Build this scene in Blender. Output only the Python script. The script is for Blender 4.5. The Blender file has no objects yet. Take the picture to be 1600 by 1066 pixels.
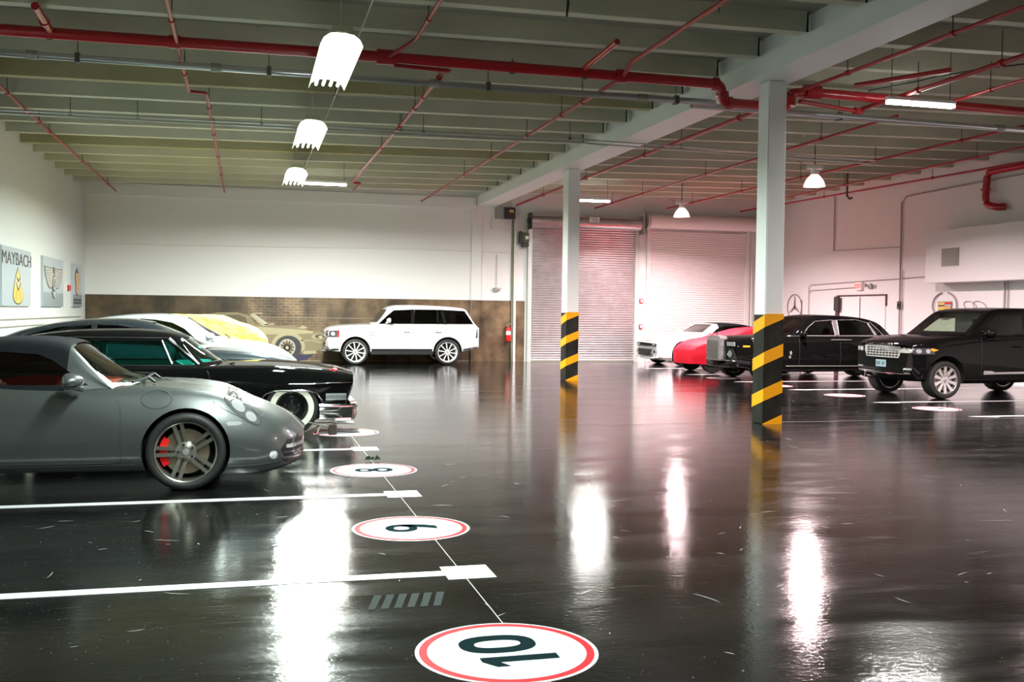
import bpy, bmesh, math, random
import numpy as np
from mathutils import Vector, Matrix
from mathutils.bvhtree import BVHTree
random.seed(7)
S = bpy.context.scene
COL = S.collection
PI = math.pi

# ------------------------------------------------------------------ camera
cam_d = bpy.data.cameras.new('camera'); cam = bpy.data.objects.new('camera', cam_d); COL.objects.link(cam)
F, PITCH, YAW, ROLL, EYE = 1590.5, .027783, .253079, .01252, 1.57
cy, sy = math.cos(YAW), math.sin(YAW)
fw = Vector((sy*math.cos(PITCH), cy*math.cos(PITCH), -math.sin(PITCH)))
rt = Vector((cy, -sy, 0)); up = rt.cross(fw)
r2 = rt*math.cos(ROLL)+up*math.sin(ROLL); u2 = up*math.cos(ROLL)-rt*math.sin(ROLL)
cam.matrix_world = Matrix((( r2.x, u2.x, -fw.x, 0), (r2.y, u2.y, -fw.y, 0), (r2.z, u2.z, -fw.z, EYE), (0, 0, 0, 1)))
cam_d.sensor_width = 36; cam_d.lens = F/1600*36; cam_d.clip_start = .05
S.camera = cam
# ------------------------------------------------------------------ world, exposure
w = bpy.data.worlds.new('world'); S.world = w; w.use_nodes = True
w.node_tree.nodes['Background'].inputs[0].default_value = (.05, .055, .06, 1)
w.node_tree.nodes['Background'].inputs[1].default_value = .3
S.view_settings.view_transform = 'Standard'; S.view_settings.look = 'None'
S.view_settings.gamma = 1; S.view_settings.use_curve_mapping = False
S.view_settings.exposure = 0.0
S.cycles.max_bounces = 8; S.cycles.glossy_bounces = 5; S.cycles.transparent_max_bounces = 12
S.cycles.sample_clamp_indirect = 6
# ------------------------------------------------------------------ lamps (each one hangs in a fixture built further down)
def area(name, loc, sx, sy_, power, col, shape='RECTANGLE', spread=170):
    d = bpy.data.lights.new(name, 'AREA'); d.shape = shape; d.size = sx
    if shape == 'RECTANGLE': d.size_y = sy_
    d.energy = power; d.color = col; d.spread = math.radians(spread)
    o = bpy.data.objects.new(name, d); o.location = loc; COL.objects.link(o); return o
COOL = (.86, 1.0, .93); PINK = (1.0, .76, .78); NEUT = (1.0, .97, .92)
HB_Y = (1.4, 7.0, 12.6, 17.9, 23.6)
HB_W = {1.4: 260, 7.0: 480, 12.6: 820, 17.9: 720, 23.6: 900}; HB_X = .98; HB_Z = 4.6
for y in HB_Y:
    area('high_bay_lamp', (HB_X, y, HB_Z-.085), .34, 2.3, HB_W[y], COOL)
TUBES = ((1.80, 26.0, 4.73), (9.26, 27.2, 4.73), (9.63, 13.2, 4.73))
for x, y, z in TUBES:
    area('tube_lamp', (x, y, z-.05), 1.1, .08, 900 if x < 5 else 330, NEUT)
PEND = ((12.02, 20.1, 4.43), (12.2, 27.6, 4.43), (12.0, 12.6, 4.43), (12.0, 5.0, 4.43))
PEND_W = (950, 950, 800, 700)
for (x, y, z), pw in zip(PEND, PEND_W):
    area('bell_light', (x, y, z+.02), .34, 0, pw, PINK, 'DISK', 160)

# ------------------------------------------------------------------ helpers
def link(name, me, m=None, parent=None, smooth=None):
    o = bpy.data.objects.new(name, me); COL.objects.link(o)
    if m is not None:
        ms = m if isinstance(m, (list, tuple)) else [m]
        if len(me.materials) == 0:
            for k in ms: me.materials.append(k)
    if parent: o.parent = parent
    if smooth is not None:
        me.shade_smooth()
        me.set_sharp_from_angle(angle=math.radians(smooth))
    return o
def bm_link(name, bm, m, parent=None, smooth=None):
    me = bpy.data.meshes.new(name); bm.normal_update(); bm.to_mesh(me); bm.free()
    return link(name, me, m, parent, smooth)
def tag(o, label=None, cat=None, group=None, kind=None):
    if label: o['label'] = label
    if cat: o['category'] = cat
    if group: o['group'] = group
    if kind: o['kind'] = kind
    return o
def thing(name, label, cat, loc=(0, 0, 0), rz=0, group=None):
    o = bpy.data.objects.new(name, None); COL.objects.link(o); o.location = loc; o.rotation_euler = (0, 0, rz)
    o.empty_display_size = .2
    return tag(o, label, cat, group)
def dup(o, parent=None):
    c = o.copy(); COL.objects.link(c)
    if parent is not None: c.parent = parent
    for ch in list(o.children): dup(ch, c)
    return c
def box(bm, x0, x1, y0, y1, z0, z1, mi=0):
    v = [bm.verts.new(p) for p in ((x0,y0,z0),(x1,y0,z0),(x1,y1,z0),(x0,y1,z0),(x0,y0,z1),(x1,y0,z1),(x1,y1,z1),(x0,y1,z1))]
    for f in ((3,2,1,0),(4,5,6,7),(0,1,5,4),(1,2,6,5),(2,3,7,6),(3,0,4,7)):
        q = bm.faces.new([v[i] for i in f]); q.material_index = mi
    return v
def mbox(x0, x1, y0, y1, z0, z1, bev=0):
    bm = bmesh.new(); box(bm, x0, x1, y0, y1, z0, z1)
    if bev: bmesh.ops.bevel(bm, geom=bm.edges[:], offset=bev, segments=2, affect='EDGES')
    return bm
def tube(bm, pts, r, n=10, caps=True, mi=0):
    pts = [Vector(p) for p in pts]; rings = []
    rr = r if isinstance(r, (list, tuple)) else [r]*len(pts)
    for i, p in enumerate(pts):
        d = (pts[min(i+1, len(pts)-1)]-pts[max(i-1, 0)]).normalized()
        a = Vector((0, 0, 1)) if abs(d.z) < .9 else Vector((1, 0, 0))
        s = d.cross(a).normalized(); t = s.cross(d)
        rings.append([bm.verts.new(p+(s*math.cos(2*PI*k/n)+t*math.sin(2*PI*k/n))*rr[i]) for k in range(n)])
    for a, b in zip(rings, rings[1:]):
        for k in range(n):
            f = bm.faces.new((a[k], a[(k+1)%n], b[(k+1)%n], b[k])); f.material_index = mi
    if caps:
        bm.faces.new(rings[0][::-1]).material_index = mi; bm.faces.new(rings[-1]).material_index = mi
def lathe(bm, prof, n=40, axis='y', c=(0, 0, 0), mi=0):
    """prof: list of (r, a) with a along the axis"""
    rings = []
    for r, a in prof:
        ring = []
        for k in range(n):
            t = 2*PI*k/n; u, v = r*math.cos(t), r*math.sin(t)
            p = (u, a, v) if axis == 'y' else ((u, v, a) if axis == 'z' else (a, u, v))
            ring.append(bm.verts.new((p[0]+c[0], p[1]+c[1], p[2]+c[2])))
        rings.append(ring)
    for a, b in zip(rings, rings[1:]):
        for k in range(n):
            f = bm.faces.new((a[k], a[(k+1)%n], b[(k+1)%n], b[k])); f.material_index = mi
    return rings
def text_mesh(s, size, align='CENTER', extr=.002, offset=0.0, sx=1.0):
    cu = bpy.data.curves.new('t', 'FONT'); cu.body = s; cu.size = size; cu.align_x = align; cu.align_y = 'CENTER'
    cu.extrude = extr; cu.offset = offset; cu.resolution_u = 6
    o = bpy.data.objects.new('t', cu); COL.objects.link(o)
    me = bpy.data.meshes.new_from_object(o.evaluated_get(bpy.context.evaluated_depsgraph_get()))
    bpy.data.objects.remove(o); bpy.data.curves.remove(cu)
    if sx != 1.0:
        me.transform(Matrix.Diagonal((sx, 1, 1, 1)))
    return me

# ------------------------------------------------------------------ materials
def mat(name, col, rough=.5, metal=0, coat=0, coat_r=.05, spec=.5, emis=None, es=0, trans=0, alpha=1, noise=None, bump=None, sheen=0):
    m = bpy.data.materials.new(name); m.use_nodes = True; nt = m.node_tree; b = nt.nodes['Principled BSDF']
    c = (*col, 1)
    b.inputs['Base Color'].default_value = c; b.inputs['Roughness'].default_value = rough
    b.inputs['Metallic'].default_value = metal; b.inputs['Coat Weight'].default_value = coat
    b.inputs['Coat Roughness'].default_value = coat_r; b.inputs['Specular IOR Level'].default_value = spec
    b.inputs['Transmission Weight'].default_value = trans; b.inputs['Alpha'].default_value = alpha
    if sheen: b.inputs['Sheen Weight'].default_value = sheen
    if emis: b.inputs['Emission Color'].default_value = (*emis, 1); b.inputs['Emission Strength'].default_value = es
    if noise or bump:
        tc = nt.nodes.new('ShaderNodeTexCoord')
    if noise:      # (scale vec, col2, lo, hi)
        mp = nt.nodes.new('ShaderNodeMapping'); mp.inputs['Scale'].default_value = noise[0]
        nz = nt.nodes.new('ShaderNodeTexNoise'); nz.inputs['Scale'].default_value = 1; nz.inputs['Detail'].default_value = 6
        rp = nt.nodes.new('ShaderNodeValToRGB'); e = rp.color_ramp.elements
        e[0].position = noise[2]; e[1].position = noise[3]; e[0].color = c; e[1].color = (*noise[1], 1)
        nt.links.new(tc.outputs['Object'], mp.inputs[0]); nt.links.new(mp.outputs[0], nz.inputs['Vector'])
        nt.links.new(nz.outputs['Fac'], rp.inputs[0]); nt.links.new(rp.outputs[0], b.inputs['Base Color'])
    if bump:       # (scale vec, strength, distance)
        mp = nt.nodes.new('ShaderNodeMapping'); mp.inputs['Scale'].default_value = bump[0]
        nz = nt.nodes.new('ShaderNodeTexNoise'); nz.inputs['Scale'].default_value = 1; nz.inputs['Detail'].default_value = 4
        bp = nt.nodes.new('ShaderNodeBump'); bp.inputs['Strength'].default_value = bump[1]; bp.inputs['Distance'].default_value = bump[2]
        nt.links.new(tc.outputs['Object'], mp.inputs[0]); nt.links.new(mp.outputs[0], nz.inputs['Vector'])
        nt.links.new(nz.outputs['Fac'], bp.inputs['Height']); nt.links.new(bp.outputs[0], b.inputs['Normal'])
    return m
def glass(name, tint, amount, rough=.0):
    """tinted pane, both faces modelled: partly see-through, partly mirror on the face towards the viewer"""
    m = bpy.data.materials.new(name); m.use_nodes = True; nt = m.node_tree; nt.nodes.clear()
    out = nt.nodes.new('ShaderNodeOutputMaterial'); mx = nt.nodes.new('ShaderNodeMixShader'); fr = nt.nodes.new('ShaderNodeFresnel')
    fr.inputs[0].default_value = 1.45; ge = nt.nodes.new('ShaderNodeNewGeometry'); mu = nt.nodes.new('ShaderNodeMath'); mu.operation = 'MULTIPLY'
    sb = nt.nodes.new('ShaderNodeMath'); sb.operation = 'SUBTRACT'; sb.inputs[0].default_value = 1
    nt.links.new(ge.outputs['Backfacing'], sb.inputs[1]); nt.links.new(sb.outputs[0], mu.inputs[0]); nt.links.new(fr.outputs[0], mu.inputs[1])
    tr = nt.nodes.new('ShaderNodeBsdfTransparent'); tr.inputs[0].default_value = (*[t*amount for t in tint], 1)
    gl = nt.nodes.new('ShaderNodeBsdfGlossy'); gl.inputs['Roughness'].default_value = rough; gl.inputs[0].default_value = (1, 1, 1, 1)
    nt.links.new(mu.outputs[0], mx.inputs[0]); nt.links.new(tr.outputs[0], mx.inputs[1]); nt.links.new(gl.outputs[0], mx.inputs[2])
    nt.links.new(mx.outputs[0], out.inputs[0]); return m
def brushed_floor():
    m = bpy.data.materials.new('black_epoxy_floor'); m.use_nodes = True; nt = m.node_tree; b = nt.nodes['Principled BSDF']; N = nt.nodes.new; L = nt.links.new
    tc = N('ShaderNodeTexCoord')
    def noise(sc, det=5, dist=0, rough=.5):
        mp = N('ShaderNodeMapping'); mp.inputs['Scale'].default_value = sc; mp.inputs['Rotation'].default_value = (0, 0, .12)
        n = N('ShaderNodeTexNoise'); n.inputs['Scale'].default_value = 1; n.inputs['Detail'].default_value = det
        n.inputs['Distortion'].default_value = dist; n.inputs['Roughness'].default_value = rough
        L(tc.outputs['Object'], mp.inputs[0]); L(mp.outputs[0], n.inputs['Vector']); return n.outputs['Fac']
    def ramp(src, p0, p1, c0, c1):
        r = N('ShaderNodeValToRGB'); r.color_ramp.elements[0].position = p0; r.color_ramp.elements[1].position = p1
        r.color_ramp.elements[0].color = (*c0, 1); r.color_ramp.elements[1].color = (*c1, 1); L(src, r.inputs[0]); return r.outputs[0]
    def g(v): return (v, v, v)
    col = ramp(noise((.5, 1.6, 1), 8, .4, .6), .35, .7, (.0025, .003, .0032), (.011, .0105, .0095))
    # pale scuffs and dust specks worn into the coating
    scuff = ramp(noise((2.2, 30, 1), 6, 1.6, .65), .63, .72, g(0), g(.55))
    scuff_area = ramp(noise((.35, .5, 1), 3, .3), .42, .68, g(0), g(1))
    mm = N('ShaderNodeMath'); mm.operation = 'MULTIPLY'; L(scuff, mm.inputs[0]); L(scuff_area, mm.inputs[1])
    speck = N('ShaderNodeTexVoronoi'); speck.inputs['Scale'].default_value = 16; L(tc.outputs['Object'], speck.inputs['Vector'])
    sp = ramp(speck.outputs['Distance'], .0, .07, g(.30), g(0))
    ad = N('ShaderNodeMath'); ad.operation = 'MAXIMUM'; L(mm.outputs[0], ad.inputs[0])
    spa = N('ShaderNodeMath'); spa.operation = 'MULTIPLY'; L(sp, spa.inputs[0]); L(scuff_area, spa.inputs[1]); L(spa.outputs[0], ad.inputs[1])
    mx = N('ShaderNodeMix'); mx.data_type = 'RGBA'; L(ad.outputs[0], mx.inputs[0]); L(col, mx.inputs[6]); mx.inputs[7].default_value = (.30, .30, .29, 1)
    L(mx.outputs[2], b.inputs['Base Color'])
    ro = ramp(noise((.7, 2.6, 1), 6, .6, .6), .3, .72, g(.045), g(.17))
    L(ro, b.inputs['Roughness'])
    hs = noise((.9, 3.2, 1), 3, .3); hf = noise((22, 34, 20), 4, .2, .6)
    b1 = N('ShaderNodeBump'); b1.inputs['Strength'].default_value = .10; b1.inputs['Distance'].default_value = .012; L(hs, b1.inputs['Height'])
    b2 = N('ShaderNodeBump'); b2.inputs['Strength'].default_value = .30; b2.inputs['Distance'].default_value = .003; L(hf, b2.inputs['Height']); L(b1.outputs[0], b2.inputs['Normal'])
    L(b2.outputs[0], b.inputs['Normal'])
    b.inputs['Specular IOR Level'].default_value = .45
    return m
def brick_print():
    """faded photographic print: brickwork, mortar and stained concrete"""
    m = bpy.data.materials.new('printed_brick_paper'); m.use_nodes = True; nt = m.node_tree; b = nt.nodes['Principled BSDF']; N = nt.nodes.new; L = nt.links.new
    tc = N('ShaderNodeTexCoord'); sp = N('ShaderNodeSeparateXYZ'); L(tc.outputs['Object'], sp.inputs[0])
    cb = N('ShaderNodeCombineXYZ'); L(sp.outputs[0], cb.inputs[0]); L(sp.outputs[2], cb.inputs[1])
    br = N('ShaderNodeTexBrick'); br.inputs['Scale'].default_value = 1; br.inputs['Brick Width'].default_value = .24; br.inputs['Row Height'].default_value = .085
    br.inputs['Mortar Size'].default_value = .008; br.inputs['Color1'].default_value = (.20, .125, .075, 1); br.inputs['Color2'].default_value = (.12, .075, .045, 1); br.inputs['Mortar'].default_value = (.28, .235, .16, 1)
    L(cb.outputs[0], br.inputs['Vector'])
    def nz(sc, det=6):
        mp = N('ShaderNodeMapping'); mp.inputs['Scale'].default_value = sc; n = N('ShaderNodeTexNoise'); n.inputs['Scale'].default_value = 1; n.inputs['Detail'].default_value = det
        L(cb.outputs[0], mp.inputs[0]); L(mp.outputs[0], n.inputs['Vector']); return n.outputs['Fac']
    r1 = N('ShaderNodeValToRGB'); e = r1.color_ramp.elements; e[0].position = .25; e[1].position = .75; e[0].color = (.075, .045, .026, 1); e[1].color = (.21, .15, .09, 1); L(nz((2.4, 2.8, 1), 12), r1.inputs[0])
    # brick part lies between the dark left stretch and the pale joint
    a = N('ShaderNodeMapRange'); a.inputs[1].default_value = -.2; a.inputs[2].default_value = .0; L(sp.outputs[0], a.inputs[0])
    c = N('ShaderNodeMapRange'); c.inputs[1].default_value = 2.9; c.inputs[2].default_value = 1.3; L(sp.outputs[0], c.inputs[0])
    mu = N('ShaderNodeMath'); mu.operation = 'MULTIPLY'; L(a.outputs[0], mu.inputs[0]); L(c.outputs[0], mu.inputs[1])
    r2_ = N('ShaderNodeMath'); r2_.operation = 'MULTIPLY'; L(mu.outputs[0], r2_.inputs[0]); r2_.inputs[1].default_value = .9
    mx = N('ShaderNodeMix'); mx.data_type = 'RGBA'; L(r2_.outputs[0], mx.inputs[0]); L(r1.outputs[0], mx.inputs[6]); L(br.outputs[0], mx.inputs[7])
    st = N('ShaderNodeValToRGB'); e = st.color_ramp.elements; e[0].position = .36; e[1].position = .66; e[0].color = (.42, .40, .36, 1); e[1].color = (1.5, 1.45, 1.3, 1); L(nz((1.6, .9, 1), 10), st.inputs[0])
    dk = N('ShaderNodeMapRange'); dk.inputs[1].default_value = .3; dk.inputs[2].default_value = -.6; dk.inputs[3].default_value = 0; dk.inputs[4].default_value = .62; L(sp.outputs[0], dk.inputs[0])
    m3 = N('ShaderNodeMix'); m3.data_type = 'RGBA'; L(dk.outputs[0], m3.inputs[0]); L(mx.outputs[2], m3.inputs[6]); m3.inputs[7].default_value = (.03, .022, .012, 1); mx = m3
    m2 = N('ShaderNodeMix'); m2.data_type = 'RGBA'; m2.blend_type = 'MULTIPLY'; m2.inputs[0].default_value = 1; L(mx.outputs[2], m2.inputs[6]); L(st.outputs[0], m2.inputs[7])
    L(m2.outputs[2], b.inputs['Base Color']); b.inputs['Roughness'].default_value = .45
    return m
M = dict(
    floor=brushed_floor(),
    white=mat('white_wall_paint', (.80, .81, .79), .6, bump=((3, 3, 3), .05, .01)),
    block=mat('painted_block_wall', (.78, .77, .76), .6, bump=((2.5, 2.5, 5), .1, .02)),
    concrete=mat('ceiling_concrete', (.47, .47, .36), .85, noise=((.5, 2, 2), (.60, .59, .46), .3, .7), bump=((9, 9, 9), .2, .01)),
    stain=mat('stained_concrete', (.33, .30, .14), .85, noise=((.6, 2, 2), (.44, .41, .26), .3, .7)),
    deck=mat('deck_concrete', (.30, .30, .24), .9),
    beam=mat('beam_paint', (.76, .78, .76), .5, bump=((6, 6, 6), .08, .01)),
    column=mat('column_paint', (.88, .89, .87), .5),
    black=mat('black_guard', (.010, .010, .008), .5, spec=.12, noise=((6, 6, 2), (.03, .03, .023), .3, .7)),
    yellow=mat('safety_yellow', (.95, .40, .0), .45, spec=.3),
    redpipe=mat('red_pipe_enamel', (.42, .008, .016), .3, coat=.3),
    redthin=mat('red_branch_enamel', (.36, .012, .016), .32),
    zinc=mat('zinc_conduit', (.55, .58, .58), .3, metal=.85),
    steel=mat('galvanised_steel', (.62, .60, .60), .34, metal=.9, noise=((3, 3, 3), (.50, .49, .49), .3, .7)),
    steel_dull=mat('dull_galvanised_steel', (.36, .37, .33), .5, metal=.6),
    doorwhite=mat('white_shutter_paint', (.80, .74, .73), .42),
    rod=mat('hanger_rod', (.08, .08, .07), .6),
    wire=mat('pale_wire', (.55, .55, .5), .5),
    dark=mat('dark_housing', (.035, .033, .028), .5),
    greenmotor=mat('motor_green', (.10, .13, .07), .5),
    labelyel=mat('warning_label', (.85, .55, .12), .5),
    labelwhite=mat('white_label', (.85, .85, .85), .5),
    reflector=mat('lamp_reflector', (.80, .80, .76), .3, metal=.3),
    galvbox=mat('fixture_side', (.42, .45, .30), .5),
    tubeglow=mat('lit_tube', (1, 1, 1), .5, emis=(.93, 1, .97), es=30),
    pinkglow=mat('lit_bulb', (1, 1, 1), .5, emis=(1, .85, .9), es=30),
    prism=mat('acrylic_reflector', (.85, .70, .68), .25, emis=(1, .80, .72), es=.5),
    paintline=mat('white_line_paint', (.62, .62, .63), .45),
    circle=mat('marking_white', (.46, .46, .48), .6, spec=.12),
    redring=mat('marking_red', (.55, .004, .010), .6, spec=.12),
    digit=mat('marking_black', (.008, .018, .020), .8, spec=.0),
    seam=mat('floor_joint', (.30, .30, .27), .7),
    mural=brick_print(),
    print1=mat('printed_gold_body', (.25, .205, .115), .45), print2=mat('printed_gold_light', (.42, .37, .22), .45),
    print3=mat('printed_gold_dark', (.115, .09, .05), .45), print4=mat('printed_grey', (.045, .042, .045), .45), print5=mat('printed_silver', (.48, .46, .36), .45),
    print6=mat('printed_blue_shadow', (.035, .03, .075), .45), joint=mat('paper_joint', (.34, .29, .2), .5),
    poster=mat('poster_panel', (.44, .49, .53), .3), poster2=mat('poster_lower_band', (.30, .34, .36), .3),
    ink=mat('poster_ink', (.055, .06, .065), .4), gold=mat('poster_gold', (.72, .52, .12), .35), gold2=mat('poster_pale_gold', (.80, .70, .38), .35),
    orange=mat('poster_orange', (.80, .38, .09), .35), silverink=mat('poster_silver', (.20, .19, .17), .5), pinkink=mat('poster_pink', (.66, .46, .42), .4),
    alarm=mat('alarm_red', (.55, .03, .04), .4), extred=mat('extinguisher_red', (.75, .02, .02), .25),
    exitred=mat('exit_letters', (.9, .12, .12), .4, emis=(1, .12, .10), es=.5), exitbox=mat('exit_housing', (.85, .80, .78), .4),
    shutline=mat('door_gap', (.10, .04, .05), .7), vent=mat('vent_grey', (.30, .26, .23), .5),
    tyre=mat('tyre_rubber', (.014, .014, .014), .6), rubber=mat('black_rubber', (.01, .01, .01), .5),
    chrome=mat('chrome', (.85, .86, .88), .08, metal=1), alloy=mat('silver_alloy', (.75, .75, .76), .22, metal=.85),
    greyalloy=mat('grey_alloy', (.33, .32, .28), .3, metal=.85), whitealloy=mat('bright_alloy', (.90, .90, .91), .3, metal=.25),
    disc=mat('brake_disc', (.34, .28, .2), .4, metal=.8), caliper=mat('red_caliper', (.78, .01, .01), .3, coat=.4),
    whitewall=mat('whitewall_rubber', (.78, .77, .66), .5), blacksteel=mat('black_steel_wheel', (.012, .012, .013), .25, coat=.5),
    darkglass=mat('dark_glass', (.008, .008, .009), .03, spec=.6), lens=mat('lamp_lens', (.62, .64, .66), .12, coat=1, metal=.5), clearlens=mat('headlamp_cover', (.20, .21, .21), .12, coat=1, metal=.5),
    lensdark=mat('smoked_lens', (.05, .05, .055), .06, coat=1), amber=mat('amber_lens', (.95, .33, .02), .15, coat=1),
    redlens=mat('red_lens', (.7, .02, .02), .12, coat=1), under=mat('underbody', (.006, .006, .006), .8),
    clearglass=glass('clear_tinted_glass', (.93, 1.0, .95), .95), tealglass=glass('teal_glass', (.55, .97, .92), .86), midglass=glass('mid_tinted_glass', (.93, .98, .93), .58), smoke=glass('smoked_glass', (.93, 1.0, .90), .80),
    deepglass=glass('deep_tinted_glass', (.9, .96, .96), .34),
    redleather=mat('red_leather', (.42, .06, .045), .5), blacktrim=mat('black_trim', (.014, .014, .014), .45), tanleather=mat('pale_leather', (.33, .32, .25), .5),
    tealint=mat('teal_upholstery', (.10, .30, .27), .6),
    silvergrey=mat('grey_metallic_paint', (.10, .11, .11), .34, metal=.6, coat=1, coat_r=.04),
    gloss_black=mat('gloss_black_paint', (.004, .004, .004), .5, spec=.0, coat=.42, coat_r=.02),
    softtop=mat('black_canvas', (.008, .009, .011), .85, spec=.12, bump=((60, 60, 60), .15, .004)),
    slate=mat('dark_slate_paint', (.035, .045, .055), .25, metal=.4, coat=1), slate_sheen=mat('slate_paint_sheen', (.12, .17, .22), .25, metal=.5, coat=1),  # second slate is lighter and bluer: bonnet reflection painted into the colour
    silverwhite=mat('silver_white_paint', (.72, .76, .80), .28, metal=.35, coat=1),
    whitepaint=mat('white_paint', (.74, .74, .755), .35, coat=1), redstripe=mat('red_stripe', (.75, .10, .08), .3, coat=1),
    yellowcloth=mat('yellow_cloth', (.70, .56, .13), .8, spec=.15, bump=((6, 10, 6), 1.0, .14)),
    redcloth=mat('red_cloth', (.55, .004, .02), .6, spec=.2, bump=((3, 5, 3), .4, .05)),
    plate=mat('plate_blue', (.42, .62, .66), .4), plateink=mat('plate_ink', (.05, .1, .15), .4), paper=mat('cream_sticker', (.75, .72, .6), .5),
    debris=mat('dark_debris', (.03, .022, .018), .7), leaf=mat('dark_leaf', (.02, .035, .02), .7), gauge=mat('filler_seam', (.03, .035, .035), .5),
)
# ------------------------------------------------------------------ the room
XL, XR, YB, YF = -4.605, 17.5, 31.71, -16.0
bm = mbox(XL-.2, XR+.2, YF-.2, YB+.2, -.2, 0)
bm_link('floor', bm, M['floor'])['kind'] = 'structure'
def struct(name, bm, m, parent=None, smooth=None, kind=True):
    o = bm_link(name, bm, m, parent, smooth)
    if not parent: o['kind'] = 'structure'
    return o
ZT = 5.95
struct('wall_left', mbox(XL-.2, XL, YF-.2, YB+.2, 0, ZT), mat('left_wall_paint', (.66, .69, .67), .6))
struct('wall_right', mbox(XR, XR+.2, YF-.2, YB+.2, 0, ZT), M['block'])
struct('wall_front', mbox(XL, XR, YF-.2, YF, 0, ZT), M['white'])
wb_ = struct('wall_back', mbox(XL, XR, YB, YB+.2, 0, ZT), M['white'])
# pilaster, pipe chase and shallow header on the back wall
struct('pilaster', mbox(6.83, 7.14, YB-.06, YB, 0, 4.8), M['white'], wb_)
struct('pipe_chase', mbox(8.22, 8.30, YB-.05, YB, 0, 4.5), M['white'], wb_)
bm = bmesh.new(); tube(bm, [(8.17, YB-.04, 0), (8.17, YB-.04, 4.58)], .03, 8); struct('downpipe', bm, mat('downpipe_green', (.20, .22, .14), .5), wb_)
bm = bmesh.new(); tube(bm, [(XL, YB-.03, 3.42), (4.5, YB-.03, 3.52), (8.1, YB-.03, 3.5)], .012, 6); struct('wall_conduit', bm, M['white'], wb_)
struct('header_band', mbox(XL, 6.95, YB-.08, YB, 4.86, 5.2), M['white'], wb_)
for zz, rr in ((1.335, .018), (1.19, .018)):
    bm = bmesh.new(); tube(bm, [(XL+.03, YF, zz), (XL+.03, YB-1, zz-.01)], rr, 6); struct('wall_conduit', bm, M['wire'], bpy.data.objects['wall_left'])
# ceiling: deck slabs and double tee stems (left bay slopes a little to the side wall, right bay rises)
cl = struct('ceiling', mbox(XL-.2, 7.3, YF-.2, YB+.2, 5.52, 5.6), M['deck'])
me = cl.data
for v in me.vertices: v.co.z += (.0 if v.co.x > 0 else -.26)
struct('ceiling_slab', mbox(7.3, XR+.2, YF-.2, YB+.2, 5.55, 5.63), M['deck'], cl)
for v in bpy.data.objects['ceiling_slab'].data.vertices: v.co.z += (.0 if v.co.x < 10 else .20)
def stem(x0, x1, z0, z1, sk, nm, m):
    bm = bmesh.new(); vs = box(bm, x0, x1, -.085, .085, 0, 1)
    for v in bm.verts:
        t = (v.co.x-x0)/(x1-x0); zb = z0+(z1-z0)*t
        top = v.co.z > .5
        v.co.z = zb+(.33 if top else 0); v.co.y = v.co.y*(1.35 if top else 1)+sk*(1-t)
    me = bpy.data.meshes.new(nm); bm.to_mesh(me); bm.free(); return me
stL = stem(XL-.05, 6.96, 4.975, 5.25, -.62, 'joist', 0); stR = stem(7.62, XR+.05, 5.25, 5.44, 0, 'joist', 0)
ys = [12.0+1.306*k for k in range(-13, 16)]
for k, y in enumerate(ys):
    if y > YB-.15: continue
    o = link('joist', stL, None, cl); o.location = (0, y, 0)
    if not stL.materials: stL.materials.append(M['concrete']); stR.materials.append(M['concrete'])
    if k in (17, 22):
        o.material_slots[0].link = 'OBJECT'; o.material_slots[0].material = M['stain']
    o = link('joist', stR, None, cl); o.location = (0, y+.25, 0)
# inverted tee girder
bm = bmesh.new(); box(bm, 6.99, 7.60, YF, YB, 4.955, 5.245)
struct('girder', bm, M['beam'], cl)
bm = bmesh.new(); box(bm, 7.08, 7.52, YF, YB, 5.245, 5.53)
struct('girder_web', bm, M['beam'], cl)
# thin dark upright strips at the stem ends beside the ledge
end_strip = bpy.data.meshes.new('stem_end_strip'); bm = mbox(6.965, 6.985, -.10, -.08, 5.25, 5.5); bm.to_mesh(end_strip); bm.free(); end_strip.materials.append(M['rubber'])
for y in ys:
    if 8 < y < YB-.2:
        o = link('stem_end_strip', end_strip, None, cl); o.location = (0, y, 0)
# ------------------------------------------------------------------ columns
def column(y0, label, dpt=.32, zc=4.95):
    t = thing('column', label, 'column', (7.208, y0, 0))
    wd = .285
    bm = mbox(0, wd, 0, dpt, 0, zc, .012); bm_link('shaft', bm, M['column'], t)
    g = .008; bm = mbox(-g, wd+g, -g, dpt+g, 0, 1.6, .012); gd = bm_link('guard', bm, M['black'], t)
    for z0 in (-.17, .335, .865, 1.405):
        bm = bmesh.new()
        # wrapped band: up to the right on the front, down to the back on the left side
        def band(p_of, a0, a1, s0, s1):
            prev = None; n = 14
            for i in range(n+1):
                a = a0+(a1-a0)*i/n; lo = z0+s0+(s1-s0)*i/n; hi = lo+.18
                lo, hi = max(lo, .0), min(hi, 1.602)
                if hi-lo < .004: prev = None; continue
                q = [bm.verts.new(p_of(a, lo, .0)), bm.verts.new(p_of(a, hi, .0)), bm.verts.new(p_of(a, hi, .004)), bm.verts.new(p_of(a, lo, .004))]
                if prev:
                    for k in range(4):
                        bm.faces.new((prev[k], prev[(k+1)%4], q[(k+1)%4], q[k]))
                else: bm.faces.new(q)
                prev = q
            if prev: bm.faces.new(prev[::-1])
        band(lambda a, z, o: (a, -g-o, z), -g-.003, wd+g+.003, 0, .125)
        band(lambda a, z, o: (-g-o, a, z), -g-.003, dpt+g, 0, -.11)
        bmesh.ops.recalc_face_normals(bm, faces=bm.faces)
        bm_link('stripe', bm, M['yellow'], gd)
    return t
column(13.312, 'large square white column in the foreground with black and yellow striped guard')
column(22.773, 'farther white column in front of the metal shutter, with striped guard', .42, 4.95)
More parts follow.
